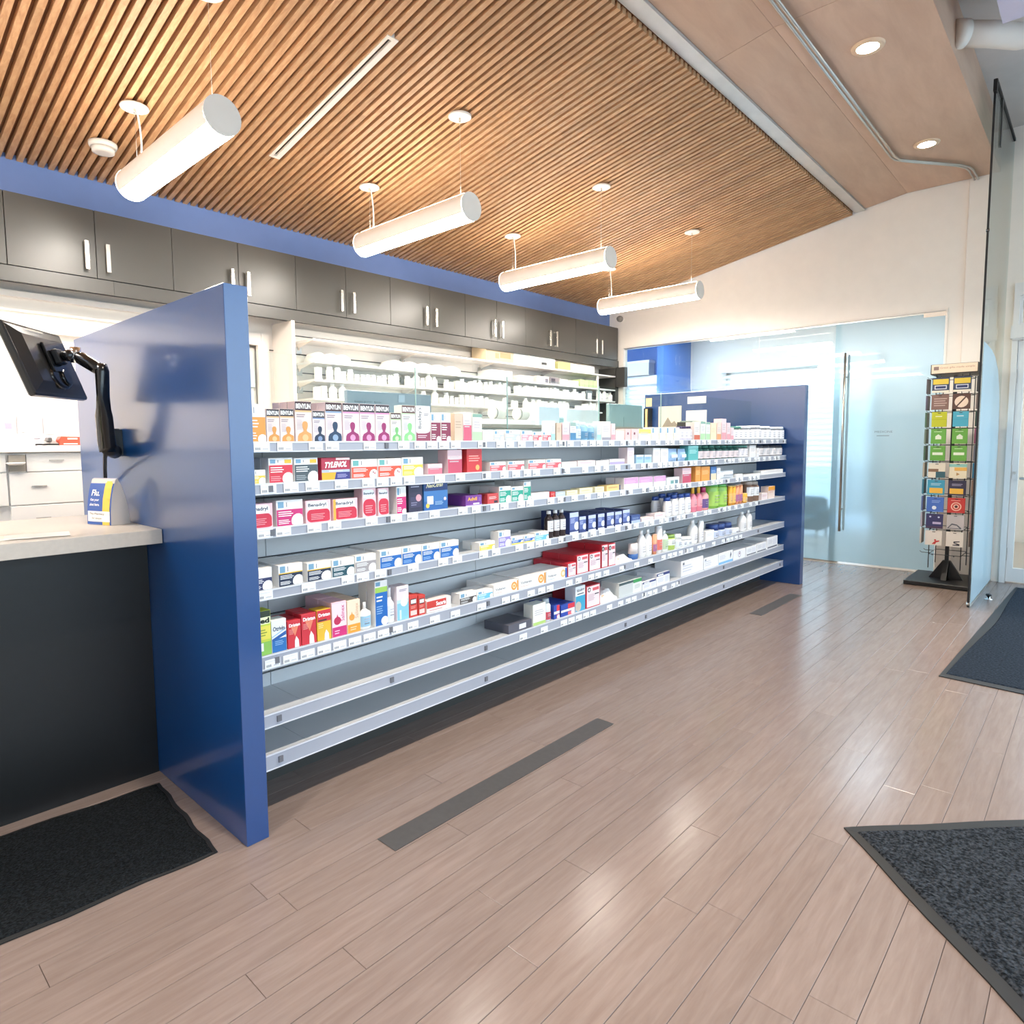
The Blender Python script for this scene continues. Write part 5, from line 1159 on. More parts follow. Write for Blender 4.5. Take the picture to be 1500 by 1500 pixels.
BOTK = {
 'vit_green': ('white vitamin bottle with green cap', 'vitamin_bottle', lambda w_, h: lb(w_, h, '#5f6f6a', '#5f9a8c', '#f3eaec', [(0, .9), (.02, 1), (.76, 1), (.84, .8)], .84, .88, labz=(.06, .74))),
 'vit_white': ('white vitamin bottle with white cap', 'vitamin_bottle', lambda w_, h: lb(w_, h, '#6a6f78', '#fafafc', '#f3eff2', [(0, .9), (.02, 1), (.76, 1), (.84, .8)], .84, .88, labz=(.06, .74))),
 'vit_dark': ('dark green-capped supplement bottle with pink label', 'vitamin_bottle', lambda w_, h: lb(w_, h, '#2f5a52', '#2a6a5c', '#efdcdc', [(0, .9), (.02, 1), (.72, 1), (.82, .75)], .82, .85, labz=(.08, .6))),
 'vit_black': ('white supplement jar with black lid', 'vitamin_bottle', lambda w_, h: lb(w_, h, '#7a7678', '#3a3a44', '#f0e6e4', [(0, .95), (.02, 1), (.80, 1), (.84, .95)], .84, 1., labz=(.1, .74), cn='lid')),
 'bt_lightblue': ('slim light blue bottle with white cap', 'bottle', lambda w_, h: lb(w_, h, '#a9c4dc', '#f6f7f8', '#dce8f2', PILL, .82, .6)),
 'bt_blue': ('clear-topped bottle with blue contents', 'bottle', lambda w_, h: lb(w_, h, '#9cc4dc', '#f2f4f4', '#5f94b8', PILL, .82, .62, labz=(.08, .5))),
 'bt_lilac': ('white bottle with dark purple cap and base', 'bottle', lambda w_, h: lb(w_, h, '#e6dced', '#4a3f66', '#efe8f4', PILL, .84, .8, labz=(.12, .74))),
 'bt_spraylabel': ('white squeeze bottle with pale blue label', 'spray_bottle', lambda w_, h: lb(w_, h, '#f2f0ee', '#f6f4f2', '#9cc4dc', [(0, .9), (.03, 1), (.62, 1), (.70, .5), (.74, .3)], .74, .28, sy=.7, labz=(.1, .5), cn='nozzle')),
 'bt_spray': ('tall narrow white spray bottle', 'spray_bottle', lambda w_, h: lb(w_, h, '#f0f2f4', '#f4f6f8', '#e2e8f0', [(0, .9), (.03, 1), (.55, 1), (.66, .45), (.72, .4)], .72, .35, labz=(.12, .5), cn='nozzle')),
 'med': ('amber medicine bottle with white cap and label', 'syrup_bottle', lambda w_, h: lb(w_, h, '#3a2e30', '#f4f4f6', '#e9e6e8', [(0, .92), (.02, 1), (.66, 1), (.74, .8), (.82, .42), (.90, .4)], .88, .5, labz=(.24, .64))),
 'bt_bluecap': ('cream lotion bottle with navy flip cap', 'lotion_bottle', lambda w_, h: lb(w_, h, '#f1ebe8', '#33529c', '#e6e2e6', [(0, .88), (.03, 1), (.55, 1), (.72, .9), (.80, .8)], .80, .82, sy=.6, labz=(.08, .66))),
 'bt_pink': ('pink and orange shampoo bottle with yellow top', 'shampoo_bottle', lambda w_, h: lb(w_, h, '#f08a9c', '#f0b84a', '#f4a0a8', [(0, .88), (.03, 1), (.55, 1), (.68, .6), (.72, .4)], .72, .42, sy=.7, labz=(.2, .5))),
 'bt_pinkpurple': ('pink bottle with purple label and crimson cap', 'shampoo_bottle', lambda w_, h: lb(w_, h, '#f0a4a4', '#b83a6a', '#6a4a86', [(0, .9), (.03, 1), (.62, 1), (.74, .7), (.78, .5)], .78, .48, sy=.7, labz=(.1, .5))),
 'can_green': ('tall lime green can', 'spray_can', lambda w_, h: lb(w_, h, '#8cbf4a', '#5fae5a', '#a9cf5a', [(0, .96), (.01, 1), (.86, 1), (.90, .95)], .90, .95, 18, labz=(.1, .7))),
 'tb_orange': ('orange tube standing on its cap', 'tube', lambda w_, h: lb(w_, h, '#f0a83e', '#f4d890', '#f4c06a', [(0, .8), (.15, .85), (.16, 1), (.95, 1)], .95, .9, sy=.6)),
 'tb_peach': ('peach and purple tube', 'tube', lambda w_, h: lb(w_, h, '#f2a078', '#f0c0a4', '#b06a94', [(0, .8), (.15, .85), (.16, 1), (.95, 1)], .95, .9, sy=.6, labz=(.15, .5))),
 'jar_brown': ('white-labelled supplement jar with brown base', 'jar', lambda w_, h: lb(w_, h, '#8a6a5a', '#b9aaa2', '#eeebec', [(0, .95), (.02, 1), (.74, 1), (.84, .8)], .84, .85, labz=(.28, .72), cn='lid')),
 'bt_white': ('plain white lotion bottle', 'lotion_bottle', lambda w_, h: lb(w_, h, '#f3efec', '#f8f6f4', '#ebe6e4', [(0, .9), (.03, 1), (.66, 1), (.80, .6), (.84, .45)], .84, .4, sy=.7, labz=(.1, .5))),
 'tb_redwhite': ('white and coral tube', 'tube', lambda w_, h: lb(w_, h, '#f3ecea', '#f4f2f2', '#e8796a', [(0, .8), (.1, .85), (.12, 1), (.95, 1)], .95, .9, sy=.6, labz=(.12, .5))),
 'bt_greenwhite': ('white bottle with soft green label', 'lotion_bottle', lambda w_, h: lb(w_, h, '#f2f1ec', '#f5f5f2', '#c4d8b4', [(0, .9), (.03, 1), (.7, 1), (.84, .5)], .84, .45, sy=.8)),
 'jar_lime': ('lime green jar with white label', 'jar', lambda w_, h: lb(w_, h, '#b9cc6a', '#8fae5a', '#f2f3e8', [(0, .95), (.03, 1), (.78, 1), (.8, .95)], .8, 1., labz=(.3, .72), cn='lid')),
 'jar_white': ('small white cream jar', 'jar', lambda w_, h: lb(w_, h, '#f2f0ee', '#f7f6f5', '#e6e8ee', [(0, .95), (.03, 1), (.6, 1), (.64, .9)], .64, 1., labz=(.12, .5), cn='lid')),
 'tb_white': ('narrow white tube', 'tube', lambda w_, h: lb(w_, h, '#f3f0ef', '#f6f5f4', '#e9e4e4', [(0, .8), (.1, .85), (.12, 1), (.95, 1)], .95, .9, sy=.6)),
 'jar_navy': ('cream tub with navy lid', 'jar', lambda w_, h: lb(w_, h, '#e6e4ec', '#2c4480', '#c6cde0', [(0, .9), (.03, 1), (.55, 1), (.58, .95)], .58, 1.03, labz=(.1, .48), cn='lid')),
 'rollon': ('white roll-on stick with blue base', 'roll_on_stick', lambda w_, h: lb(w_, h, '#3f68a8', '#f2e6e2', None, [(0, .95), (.02, 1), (.32, 1), (.34, .95)], .34, .96, sy=.7)),
 'bt_clearred': ('clear bottle with red label', 'bottle', lambda w_, h: lb(w_, h, '#d5dade', '#c2ccd2', '#cf4a5a', [(0, .92), (.02, 1), (.7, 1), (.8, .7)], .8, .7, labz=(.08, .42))),
}
def pouch(w_, h, c, c2, name):
    n = 8; vs = []; fs = []
    for i in range(n + 1):
        v = i / n; th_ = .022 * math.sin(math.pi * min(1, v * 1.05)) ** .6 + .001 if v < 1 else .001
        for j in range(n + 1):
            u = j / n; e = math.sin(math.pi * u) ** .5 if 0 < u < 1 else 0
            vs.append(((u - .5) * w_, .024 - th_ * e, v * h)); 
    m_ = len(vs); vs += [(x, .048 - y, z) for x, y, z in vs]
    for i in range(n):
        for j in range(n):
            a = i * (n + 1) + j; fs.append((a, a + 1, a + n + 2, a + n + 1)); fs.append((a + m_, a + n + 1 + m_, a + n + 2 + m_, a + 1 + m_))
    b = MB().add(vs, fs, flat(c), True); o = b.build(name, origin=(0, 0, 0))
    MB().box((-w_ * .3, -.0005, h * .3), (w_ * .3, .0008, h * .55), flat(c2)).build('print', o)
    return o
def poly_bag(w_, h):
    rr = random.Random(5); n = 9; vs = []; fs = []
    for i in range(n + 1):
        u = i / n
        for (yy, zz) in ((0, 0), (.01, .5), (.04, .9), (.09, 1), (.13, .5), (.14, 0)):
            vs.append(((u - .5) * w_, yy + rr.uniform(-.006, .006), max(0, h * zz * (.45 + .55 * math.sin(math.pi * u) ** .5) * rr.uniform(.75, 1.1))))
    for i in range(n):
        for j in range(5): a = i * 6 + j; fs.append((a, a + 6, a + 7, a + 1))
    fs += [(0, 1, 2, 3, 4, 5), tuple(n * 6 + 5 - j for j in range(6))]
    o = MB().add(vs, fs, M('crinkled_plastic', '#ece6e4', .2, var=.06, scale=60), False).build('plastic_bag', origin=(0, 0, 0))
    MB().lathe((-w_ * .25, .01, h * .32), [(0, .001), (0.002, h * .26), (.10, h * .26)], flat('#cfae94'), 12, 'y').build('roll_inside', o)
    return o
OTHK = {
 'pch_blue': ('light blue and white refill pouch', 'pouch', 'pouch', lambda w_, h: pouch(w_, h, '#a9c6e6', '#f0f4f8', 'pouch')),
 'pch_white': ('broad white pouch with grey print', 'pouch', 'pouch', lambda w_, h: pouch(w_, h, '#f0f0f2', '#b4b8c0', 'pouch')),
 'bag': ('crumpled clear plastic bag of rolled bandages', 'bag', 'plastic_bag', poly_bag),
}
QUEUE = {'adv': 2, 'hb_navyyellow': 3, 'hb_darkteal': 3, 'hb_greyq': 3, 'hb_blue': 3, 'hb_navy': 3, 'hb_indigo': 2, 'hb_teal': 2, 'rob': 1, 'sal': 1, 'sal_o': 1, 'drs': 1, 'hb_nasal': 1, 'bx_navywhite': 0, 'hb_redblue': 2, 'syr_orange': 2, 'syr_orange_s': 1,
         'syr_blue': 2, 'hb_red': 1, 'hb_slate': 1, 'vol': 1, 'vol_b': 1, 'hb_blueyellow': 1, 'hb_yellow': 1, 'bt_bluecap': 1, 'hb_redlow': 2, 'bx_lilac': 1, 'bx_orange': 1, 'vit_dark': 1, 'vit_black': 1, 'vit_white': 1, 'hb_lightblue': 1}
STOCK = '''1: 1.125,0.072,0.139,hb_orange 1.2,0.052,0.123,syr_orange_s 1.254,0.058,0.125,syr_orange_s 1.317,0.072,0.156,syr_orange 1.392,0.055,0.122,syr_blue_s 1.45,0.076,0.157,syr_blue 1.531,0.08,0.157,syr_magenta 1.614,0.076,0.157,syr_magenta 1.694,0.074,0.157,syr_magenta 1.774,0.056,0.125,syr_green_s 1.836,0.076,0.16,syr_green 1.916,0.085,0.16,buck 2.005,0.059,0.131,hb_maroon 2.068,0.061,0.133,hb_maroon 2.154,0.054,0.132,bx_beige 2.212,0.056,0.14,bx_rosewhite 2.275,0.065,0.134,bx_greenwhite 2.347,0.077,0.056,bx_palewhite 2.429,0.075,0.053,hb_grey_s 2.511,0.118,0.058,hb_grey_s 2.641,0.088,0.055,hb_pinklow 2.737,0.073,0.048,hb_redlow 2.819,0.073,0.049,hb_redlow 2.898,0.034,0.111,bx_tealpale 2.945,0.044,0.1,bx_beige 2.999,0.065,0.101,bx_pinktall 3.073,0.057,0.106,bx_bluewhite 3.14,0.055,0.115,bt_lightblue 3.206,0.06,0.109,bt_blue 3.276,0.058,0.102,bt_blue 3.348,0.041,0.103,bx_tealpale 3.4,0.095,0.117,bx_whitegreybase 3.506,0.043,0.105,bx_pinktall 3.558,0.096,0.059,bx_palewhite 3.666,0.066,0.073,bx_pinksquare 3.741,0.077,0.074,bx_pinksquare 3.835,0.156,0.075,bx_yellowtop 4.005,0.093,0.088,hb_creampair 4.107,0.092,0.089,hb_creampair 4.209,0.095,0.09,hb_creampair 4.314,0.087,0.091,hb_creampair 4.417,0.058,0.1,bt_lilac 4.485,0.059,0.101,bt_lilac 4.556,0.061,0.102,bt_lilac 4.633,0.096,0.134,bx_redbase 4.74,0.082,0.141,bx_greenwhite 4.834,0.072,0.138,bx_greenwhite 4.918,0.099,0.129,bx_cream 5.029,0.076,0.136,bx_orangebase 5.117,0.084,0.17,bx_pinktall 5.215,0.067,0.139,bx_pinktall 5.296,0.054,0.101,bx_pinktall 5.364,0.083,0.113,vit_green 5.462,0.086,0.114,vit_green 5.562,0.088,0.116,vit_white 5.664,0.09,0.117,vit_white 5.77,0.093,0.124,vit_white 5.878,0.095,0.126,vit_white 5.99,0.106,0.121,vit_white 6.112,0.092,0.123,vit_white 6.222,0.104,0.118,vit_white 6.343,0.098,0.12,vit_white 6.459,0.1,0.121,vit_white
2: 1.127,0.061,0.052,hb_yellow 1.202,0.098,0.094,hb_red 1.307,0.102,0.092,hb_slate 1.425,0.134,0.09,tyl 1.566,0.131,0.08,hb_coral 1.701,0.126,0.08,hb_coral 1.831,0.122,0.083,hb_yellow 1.982,0.089,0.049,bx_pinklow 2.106,0.094,0.113,bx_pinkred 2.233,0.105,0.115,bx_redtall 2.396,0.118,0.047,hb_redlow 2.531,0.131,0.047,hb_redlow 2.696,0.147,0.05,hb_redlow 2.849,0.137,0.05,hb_redlow 2.995,0.142,0.031,bx_whitelow 3.148,0.18,0.034,bx_palepinklow 3.339,0.139,0.03,bx_whitelow 3.489,0.171,0.035,bx_lilaclow 3.697,0.08,0.107,bx_tallpink 3.803,0.096,0.056,bx_skylow 3.909,0.095,0.054,bx_skylow 4.026,0.099,0.099,bx_whitetall 4.135,0.103,0.097,bx_whitetall 4.258,0.148,0.091,pch_blue 4.422,0.112,0.089,pch_blue 4.544,0.162,0.111,bx_teal 4.724,0.093,0.112,vit_dark 4.835,0.096,0.111,vit_dark 4.943,0.099,0.11,vit_dark 5.055,0.103,0.109,vit_dark 5.178,0.1,0.108,vit_dark 5.291,0.096,0.107,vit_dark 5.4,0.091,0.106,vit_dark 5.506,0.079,0.106,vit_green 5.6,0.081,0.105,vit_green 5.696,0.138,0.104,bx_whitetall 5.85,0.055,0.079,bx_whitetall 5.92,0.121,0.102,vit_black 6.066,0.142,0.101,vit_black 6.234,0.122,0.1,vit_black 6.382,0.154,0.098,vit_black
3: 1.111,0.1,0.093,bdry 1.226,0.111,0.099,hb_magenta 1.349,0.113,0.09,bdry 1.473,0.118,0.087,bdry_y 1.616,0.07,0.124,bdry_t 1.697,0.058,0.12,bdry_t 1.797,0.054,0.121,hb_magenta_t 1.866,0.08,0.153,neo_dark 1.955,0.148,0.148,neo 2.222,0.112,0.052,adv 2.376,0.079,0.052,bx_redwhite 2.463,0.09,0.084,hb_teal 2.558,0.094,0.078,hb_teal 2.658,0.058,0.1,hb_teal 2.723,0.155,0.034,bx_palewhite 2.888,0.044,0.031,bx_redtall 2.938,0.087,0.027,bx_greylow 3.041,0.104,0.028,bx_creamlow 3.169,0.131,0.034,bx_creamlow 3.329,0.097,0.034,bx_creamlow 3.456,0.158,0.037,bx_yellowlow 3.658,0.174,0.075,bx_lilac 3.845,0.176,0.072,bx_lilac 4.04,0.168,0.07,bx_lilac 4.223,0.184,0.052,bx_tealwhite 4.458,0.136,0.112,bx_pinkred 4.667,0.086,0.117,bx_orange 4.765,0.149,0.112,bx_orange 4.932,0.099,0.108,bx_bluecream 5.044,0.064,0.094,bx_palewhite 5.128,0.283,0.065,pch_white 5.425,0.129,0.028,bx_whitelow 5.568,0.383,0.017,bx_whitelow 5.964,0.551,0.036,bx_whitelow
4: 1.111,0.088,0.083,hb_navy 1.225,0.102,0.083,hb_navyyellow 1.347,0.108,0.075,hb_navyyellow 1.46,0.107,0.072,hb_darkteal 1.572,0.106,0.074,hb_greyq 1.7,0.118,0.079,hb_blue 1.822,0.111,0.079,hb_blue 1.938,0.107,0.076,hb_blue 2.05,0.12,0.076,hb_blue 2.314,0.113,0.041,hb_yellow 2.455,0.093,0.083,hb_lilac 2.556,0.094,0.04,hb_blueyellow 2.658,0.087,0.038,hb_blueyellow 2.751,0.121,0.045,hb_lightblue 2.878,0.053,0.154,med 2.937,0.051,0.154,med 2.995,0.052,0.153,med 3.069,0.087,0.129,hb_indigo 3.164,0.069,0.097,hb_indigo_s 3.257,0.08,0.098,hb_indigo 3.36,0.072,0.097,hb_indigo 3.458,0.082,0.097,hb_indigo 3.552,0.081,0.095,hb_indigo 3.645,0.084,0.099,hb_indigo 3.75,0.113,0.053,bx_navylow 3.881,0.16,0.023,bx_palepinklow 4.055,0.15,0.039,bx_palepinklow 4.233,0.091,0.141,bt_bluecap 4.334,0.094,0.154,bt_bluecap 4.438,0.086,0.153,bt_bluecap 4.535,0.094,0.152,bt_bluecap 4.64,0.086,0.195,bt_pink 4.737,0.081,0.193,bt_pink 4.826,0.115,0.179,bt_pinkpurple 4.983,0.159,0.194,can_green 5.156,0.14,0.186,can_green 5.309,0.062,0.168,tb_orange 5.378,0.063,0.164,tb_orange 5.448,0.064,0.167,tb_peach 5.519,0.065,0.169,tb_peach 5.609,0.09,0.085,tb_orange 5.725,0.116,0.181,jar_brown 5.856,0.12,0.175,jar_brown 5.995,0.141,0.06,bx_palepinklow 6.151,0.164,0.114,bx_orangetop
5: 1.108,0.078,0.171,grn 1.188,0.061,0.126,otr 1.254,0.057,0.109,drs 1.314,0.065,0.123,drs 1.383,0.064,0.126,drs_y 1.452,0.07,0.144,sal 1.526,0.064,0.139,sal_o 1.596,0.058,0.115,bt_spraylabel 1.668,0.067,0.198,hb_nasal 1.739,0.041,0.154,bt_spray 1.786,0.068,0.155,drop 1.857,0.048,0.102,bx_redlogo 1.91,0.041,0.093,bx_redlogo 1.959,0.155,0.058,bx_secaris 2.172,0.116,0.054,hb_blacklow 2.295,0.112,0.043,hb_lightblue 2.416,0.193,0.056,vol 2.614,0.229,0.062,vol 2.852,0.192,0.06,vol_b 3.051,0.081,0.079,rob 3.139,0.12,0.114,rob 3.266,0.126,0.11,rob 3.403,0.069,0.148,rob 3.48,0.079,0.144,rob 3.571,0.192,0.052,bag 3.779,0.088,0.106,rollon 3.884,0.077,0.184,bt_white 3.97,0.075,0.182,bt_white 4.055,0.053,0.143,tb_peach 4.116,0.073,0.194,tb_redwhite 4.204,0.075,0.15,bt_greenwhite 4.29,0.104,0.11,jar_lime 4.404,0.08,0.104,jar_white 4.496,0.066,0.074,jar_white 4.573,0.067,0.065,jar_white 4.649,0.104,0.182,bt_white 4.776,0.066,0.172,tb_white 4.861,0.148,0.078,bx_whitelow 5.027,0.103,0.113,jar_navy 5.149,0.107,0.107,jar_navy 5.282,0.11,0.106,jar_navy 5.422,0.144,0.043,jar_white 5.591,0.105,0.167,bt_white 5.725,0.093,0.175,bt_white
6: 2.527,0.192,0.047,flat_grey 2.731,0.112,0.118,bx_greenfoot 2.848,0.059,0.128,bt_clearred 2.917,0.055,0.08,hb_redblue 2.985,0.134,0.068,hb_redblue 3.129,0.098,0.153,bx_nico 3.238,0.148,0.139,rob 3.401,0.181,0.083,bag 3.606,0.284,0.095,bx_cleargreen 3.903,0.182,0.054,bx_navywhite 4.094,0.189,0.083,bx_navywhite 4.459,0.365,0.121,long_white 4.84,0.257,0.092,long_white 5.108,0.277,0.095,long_blue 5.397,0.255,0.077,long_ring 5.673,0.226,0.075,long_navy 5.913,0.223,0.078,long_navy 6.158,0.264,0.106,long_navy
'''
proto = {}; kc = {}; total = 0; nq = 0
items = []
for line in STOCK.strip().splitlines():
    s, rest = line.split(': '); s = int(s) - 1
    for it in rest.split():
        x, w_, h, k = it.split(','); items.append((s, float(x), float(w_), float(h), k))
for it in items: kc[(it[0], it[4])] = kc.get((it[0], it[4]), 0) + 1
seen = {}
rs = random.Random(3)
def dims(o): return o.dimensions
for s, x, w_, h, k in items:
    if s: h = min(h, LZ[s - 1][0] - .028 - LZ[s][0])
    if k in BOXK: d, cat, dep = BOXK[k][0], 'box', BOXK[k][3]
    elif k in BOTK: d, cat, dep = BOTK[k][0], {'jar': 'jar', 'tube': 'tube', 'spray_can': 'can', 'roll_on_stick': 'stick'}.get(BOTK[k][1], 'bottle'), w_
    else: d, cat, dep = OTHK[k][0], OTHK[k][1], .14
    sp = (k, round(w_ / max(h, .01) * 3))
    if sp not in proto:
        if k in BOXK: o = make_box(k, w_, h)
        elif k in BOTK: CUR['name'] = BOTK[k][1]; o = BOTK[k][2](w_, h)
        else: o = OTHK[k][3](w_, h)
        proto[sp] = (o, w_, h)
    else:
        po, pw, ph = proto[sp]; o = copy_tree(po); o.scale = (w_ / pw, (w_ / pw) if k in BOTK else 1, h / ph)
    y0 = YF + .010
    o.location = (x + w_ / 2, y0, LZ[s][0] - .002)
    i = seen.get((s, k), 0); seen[(s, k)] = i + 1; n = kc[(s, k)]
    pos = ('on the %s display shelf' % SHN[s]) if n == 1 else ('%s from the left on the %s display shelf' % (ordn(i), SHN[s]))
    if n > 1 and i == 0: pos = 'first from the left on the %s display shelf' % SHN[s]
    lab = d + ', ' + pos
    if len(lab.split()) > 16: lab = d + ', %s on the %s display shelf' % (ordn(i), SHN[s])
    tag(o, lab, cat, 'stock on the %s display shelf' % SHN[s]); total += 1
    # queue of the same product behind
    q = QUEUE.get(k, 0); yy = y0
    for j in range(q):
        yy += dep * (1. if k in BOXK else 1.0) + .003
        if yy + dep > YBK - .004: break
        c = copy_tree(o); c.location = (x + w_ / 2 + rs.uniform(-.0015, .0015), yy, LZ[s][0] - .002)
        lab2 = '%s, %s behind the %s, %s display shelf' % (d, ('first', 'second', 'third')[j], 'front one' if n == 1 else ordn(i), SHN[s])
        if len(lab2.split()) > 16: lab2 = '%s, %s behind the %s, %s shelf' % (d, ('first', 'second', 'third')[j], 'front' if n == 1 else ordn(i), SHN[s])
        if len(lab2.split()) > 16: print('LONG', lab2)
        tag(c, lab2, cat, 'second rows on the %s display shelf' % SHN[s]); nq += 1
print('stock', total, 'queued', nq, 'wall', nb)

# =================================================================== REVOLVING CARD RACK
rk = thing('card_rack', (7.58, 1.08, 0), 'black wire gift card rack on a square base beside the glass partition', 'rack')
RX0, RX1, RY0, RY1 = 7.33, 7.73, .90, 1.235
MB().box((7.24, .86, .004), (7.92, 1.375, .042), BLACKM, .003).build('base_board', rk)
MB().prism([(.94, .042), (1.22, .042), (1.11, .22), (1.05, .22)], 7.555, 7.60, BLACKM).prism([(7.44, .042), (7.72, .042), (7.61, .22), (7.55, .22)], 1.058, 1.102, BLACKM, 'y').build('foot_gusset', rk)
MB().box((7.565, 1.065, .042), (7.595, 1.095, 2.0), BLACKM).build('pole', rk)
wr_ = MB(); WR = M('rack_wire', '#3a3a3c', .35, metal=.5, var=.02)
for (x, y) in ((RX0 + .02, RY0 + .04), (RX0 + .02, RY1 - .04), (RX1 - .02, RY0 + .04), (RX1 - .02, RY1 - .04)): wr_.tube([(x, y, .17), (x, y, 2.0)], .004, WR, 6)
wr_.build('corner_rod', rk)
rows_z = [1.972, 1.815, 1.655, 1.498, 1.340, 1.180, 1.020, .858, .700, .540, .30]
for i, z in enumerate(rows_z):
    b = MB(); zz = z + .004
    loop = [(RX0 + .02, RY0 + .04, zz), (RX0 + .02, RY1 - .04, zz), (RX1 - .02, RY1 - .04, zz), (RX1 - .02, RY0 + .04, zz), (RX0 + .02, RY0 + .04, zz)]
    for a, c in zip(loop[:-1], loop[1:]): b.tube([a, c], .003, WR, 5)
    for y in (.985, 1.155): b.tube([(RX0 + .02, y, zz), (RX0 - .05, y, zz), (RX0 - .065, y, zz + .012)], .0028, WR, 5)
    for y in (RY1 - .04,):
        for x in (7.42, 7.60): b.tube([(x, y, zz), (x, y + .07, zz), (x, y + .085, zz + .012)], .0028, WR, 5)
    for x in (7.42, 7.60): b.tube([(x, RY0 + .04, zz), (x, RY0 - .02, zz), (x, RY0 - .03, zz + .01)], .0028, WR, 5)
    b.build('wire_shelf', rk)
hd = thing('rack_header', (7.5, 1.06, 2.05), 'cream header box on top of the gift card rack', 'sign')
CRM = M('header_cream', '#f1ddc6', .5, var=.02)
MB().box((7.31, .875, 2.004), (7.72, 1.24, 2.095), M('header_dark_edge', '#4a3d34', .5, var=.03)).build('box', hd)
MB().box((7.3065, .880, 2.012), (7.31, 1.232, 2.092), CRM).build('front_panel', hd)
MB().text('Great gifts made simple', (7.3060, 1.165, 2.048), (0, -.265, 0), (0, 0, .022), flat('#b98f74')).box((7.3055, 1.175, 2.042), (7.3065, 1.215, 2.074), flat('#8f7a74')).build('lettering', hd)
CARDS = [  # (front-left colour, accent, description) per row, left and right
 (('#3a4664', 'navy card with yellow banner', [R(.05, .55, .95, .9, '#e6c94a'), R(.15, .22, .85, .48, '#dfe3ee'), R(.2, .27, .8, .43, '#2c3a6c'), R(0, 0, 1, .14, '#eee6d6')]),
  ('#3a4664', 'navy card with yellow banner', [R(.05, .55, .95, .9, '#e6c94a'), R(.15, .22, .85, .48, '#dfe3ee'), R(.2, .27, .8, .43, '#2c3a6c'), R(0, 0, 1, .14, '#eee6d6')])),
 (('#8a6a62', 'brown card with pale lines', [Ls(.15, .2, .9, .8, 4, '#c9b0a4')]), ('#5f4238', 'brown card with a cream circle', [('d', .5, .48, .38, '#f2dcc8'), ('p', [(.2, .2), (.26, .14), (.8, .8), (.74, .86)], '#5f4238')])),
 (('#c9cc2a', 'yellow-green card', [R(0, .48, 1, .50, '#a8ae1c'), Ls(.25, .62, .75, .78, 1, '#f0f2c0')]), ('#4fb0cc', 'sky blue card', [R(0, .48, 1, .50, '#3a94b4'), Ls(.25, .62, .75, .78, 1, '#d8f0f8')])),
 (('#6fb04a', 'green card with white house shape', [R(.3, .3, .7, .5, '#eef4e0'), ('p', [(.3, .5), (.7, .5), (.5, .64)], '#eef4e0'), Ls(.2, .76, .8, .86, 1, '#cfe6b8')]), ('#6fb04a', 'green card with white house shape', [R(.3, .3, .7, .5, '#eef4e0'), ('p', [(.3, .5), (.7, .5), (.5, .64)], '#eef4e0'), Ls(.2, .76, .8, .86, 1, '#cfe6b8')])),
 (('#6cae48', 'green card with white bar', [R(.15, .38, .85, .56, '#eef4e0'), Ls(.2, .76, .8, .86, 1, '#cfe6b8')]), ('#6cae48', 'green card with white bar', [R(.15, .38, .85, .56, '#eef4e0'), Ls(.2, .76, .8, .86, 1, '#cfe6b8')])),
 (('#e9dfcc', 'cream card with dark teal picture', [R(.45, 0, 1, .42, '#35606a'), R(0, .4, .6, .6, '#8a6a52')]), ('#f0e2c6', 'striped card in teal, orange and cream', [R(0, .75, 1, .95, '#8fc8c0'), R(.3, .5, 1, .72, '#f0b85a'), ('p', [(.42, .16), (.42, .38), (.62, .27)], '#b98f5a')])),
 (('#3f9cbc', 'teal-blue card with yellow box', [R(.12, .1, .9, .46, '#f0bc4a'), Ls(.2, .62, .8, .8, 2, '#bfe2ee')]), ('#34304a', 'dark violet card with yellow box', [R(.08, .1, .86, .46, '#f0bc4a'), Ls(.2, .62, .8, .8, 2, '#b8b4cc')])),
 (('#4a72c4', 'blue card with a white fruit shape', [('d', .45, .28, .13, '#e6eef8'), Ls(.3, .6, .8, .8, 2, '#9cb8e6')]), ('#c93a34', 'red card with white headphones ring', [('d', .5, .42, .30, '#f2c0ac'), ('d', .5, .42, .23, '#c93a34'), ('d', .5, .42, .16, '#f2c0ac'), ('d', .5, .42, .09, '#4a2426'), Ls(.2, .78, .8, .88, 1, '#f0a89c')])),
 (('#3c3a68', 'dark indigo card with dots', [('d', .25, .8, .06, '#d0d4ee'), ('d', .75, .78, .06, '#d0d4ee'), R(.4, .3, .9, .45, '#c6b8d8'), R(0, 0, 1, .15, '#54405a')]), ('#c4bdbe', 'grey card with dark arc', [('p', [(.05, .1), (.3, .42), (.6, .36), (.85, .14), (.85, .06), (.05, .06)], '#5a5c66'), ('p', [(.12, .1), (.32, .32), (.58, .28), (.76, .1)], '#c4bdbe')])),
 (('#f0e6dc', 'cream card with red ribbon shape', [('p', [(.4, .08), (.6, .30), (.85, .36), (.85, .28), (.66, .2), (.62, .08)], '#cf3f3c'), ('d', .6, .36, .06, '#cf3f3c')]), ('#f0e6dc', 'cream card with dark ribbon shape', [('p', [(.4, .08), (.8, .08), (.8, .2), (.5, .28), (.8, .34), (.8, .4), (.45, .36), (.45, .24), (.66, .16), (.4, .14)], '#3f3a44')])),
]
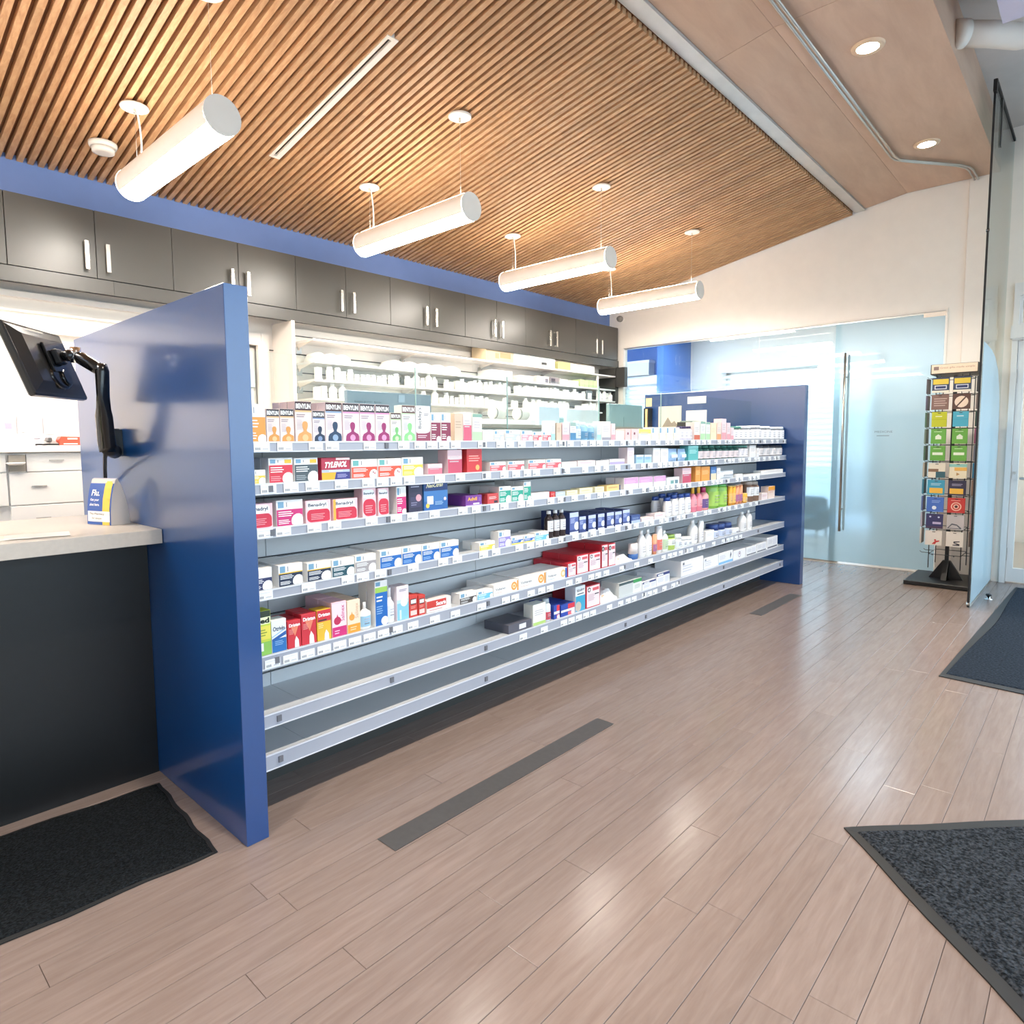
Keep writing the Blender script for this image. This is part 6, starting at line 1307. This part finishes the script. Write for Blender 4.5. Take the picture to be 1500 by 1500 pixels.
def rack_card(name_, yc, z0, w_, h, body, art, x, lab, grp, pack=.014):
    # face looks along -X : local u runs along -Y
    X_ = Matrix(((0, 1, 0, x), (-1, 0, 0, yc), (0, 0, 1, z0), (0, 0, 0, 1)))
    b = MB(X_).box((-w_ / 2, 0, 0), (w_ / 2, pack, h), flat(body))
    b.box((-.012, -.0008, h - .014), (.012, -.0003, h - .008), flat('#3a3638'))
    draw_art(b, -w_ / 2, 0, 0, w_, h, art)
    return tag(b.build(name_, origin=(x, yc, z0 + h)), lab, 'card', grp)
for i, (a, c) in enumerate(CARDS):
    z0 = rows_z[i] - .140
    for j, ((col, ds_, art), yc) in enumerate(zip((a, c), (1.150, .985))):
        rack_card('gift_card', yc, z0, .135 if i not in (2, 3, 4) else .118, .138, col, art, RX0 - .048, '%s, %s in the %s row of the rack' % (ds_, ('left' , 'right')[j], ordn(i)), 'gift cards on the rack')
    # cards on the two side faces
    cs = ['#5f5a5c', '#8c7a74', '#3f5a50', '#c06a90', '#9a98a8', '#3f9ccc', '#b8957f', '#a9b0b8', '#e0a8a8', '#7a6458'][i]
    b = MB().box((7.36, .872, z0), (7.49, .886, z0 + .138), flat(cs)).box((7.39, .8715, z0 + .03), (7.46, .872, z0 + .09), flat('#d8d4d2'))
    tag(b.build('gift_card', origin=(7.42, .88, z0 + .138)), '%s card on the partition side of the rack, %s row' % (['charcoal', 'taupe', 'dark green', 'rose', 'grey-lilac', 'sky blue', 'tan', 'pale grey', 'salmon', 'brown'][i], ordn(i)), 'card', 'gift cards on the rack side')
    cl_ = ['#4a4448', '#5a5468', '#4f7058', '#6f7f72', '#4f6f5a', '#b8b0a0', '#3a8098', '#5a6ca0', '#b9b4c4', '#d8d0c8'][i]
    b = MB().box((7.36, 1.262, z0), (7.49, 1.276, z0 + .138), flat(cl_)).box((7.39, 1.276, z0 + .03), (7.46, 1.2765, z0 + .09), flat('#d8d4d2'))
    tag(b.build('gift_card', origin=(7.42, 1.27, z0 + .138)), '%s card on the glazed-room side of the rack, %s row' % (['black', 'slate violet', 'moss green', 'grey-green', 'forest green', 'stone', 'deep teal', 'denim blue', 'lavender grey', 'ivory'][i], ordn(i)), 'card', 'gift cards on the rack side')
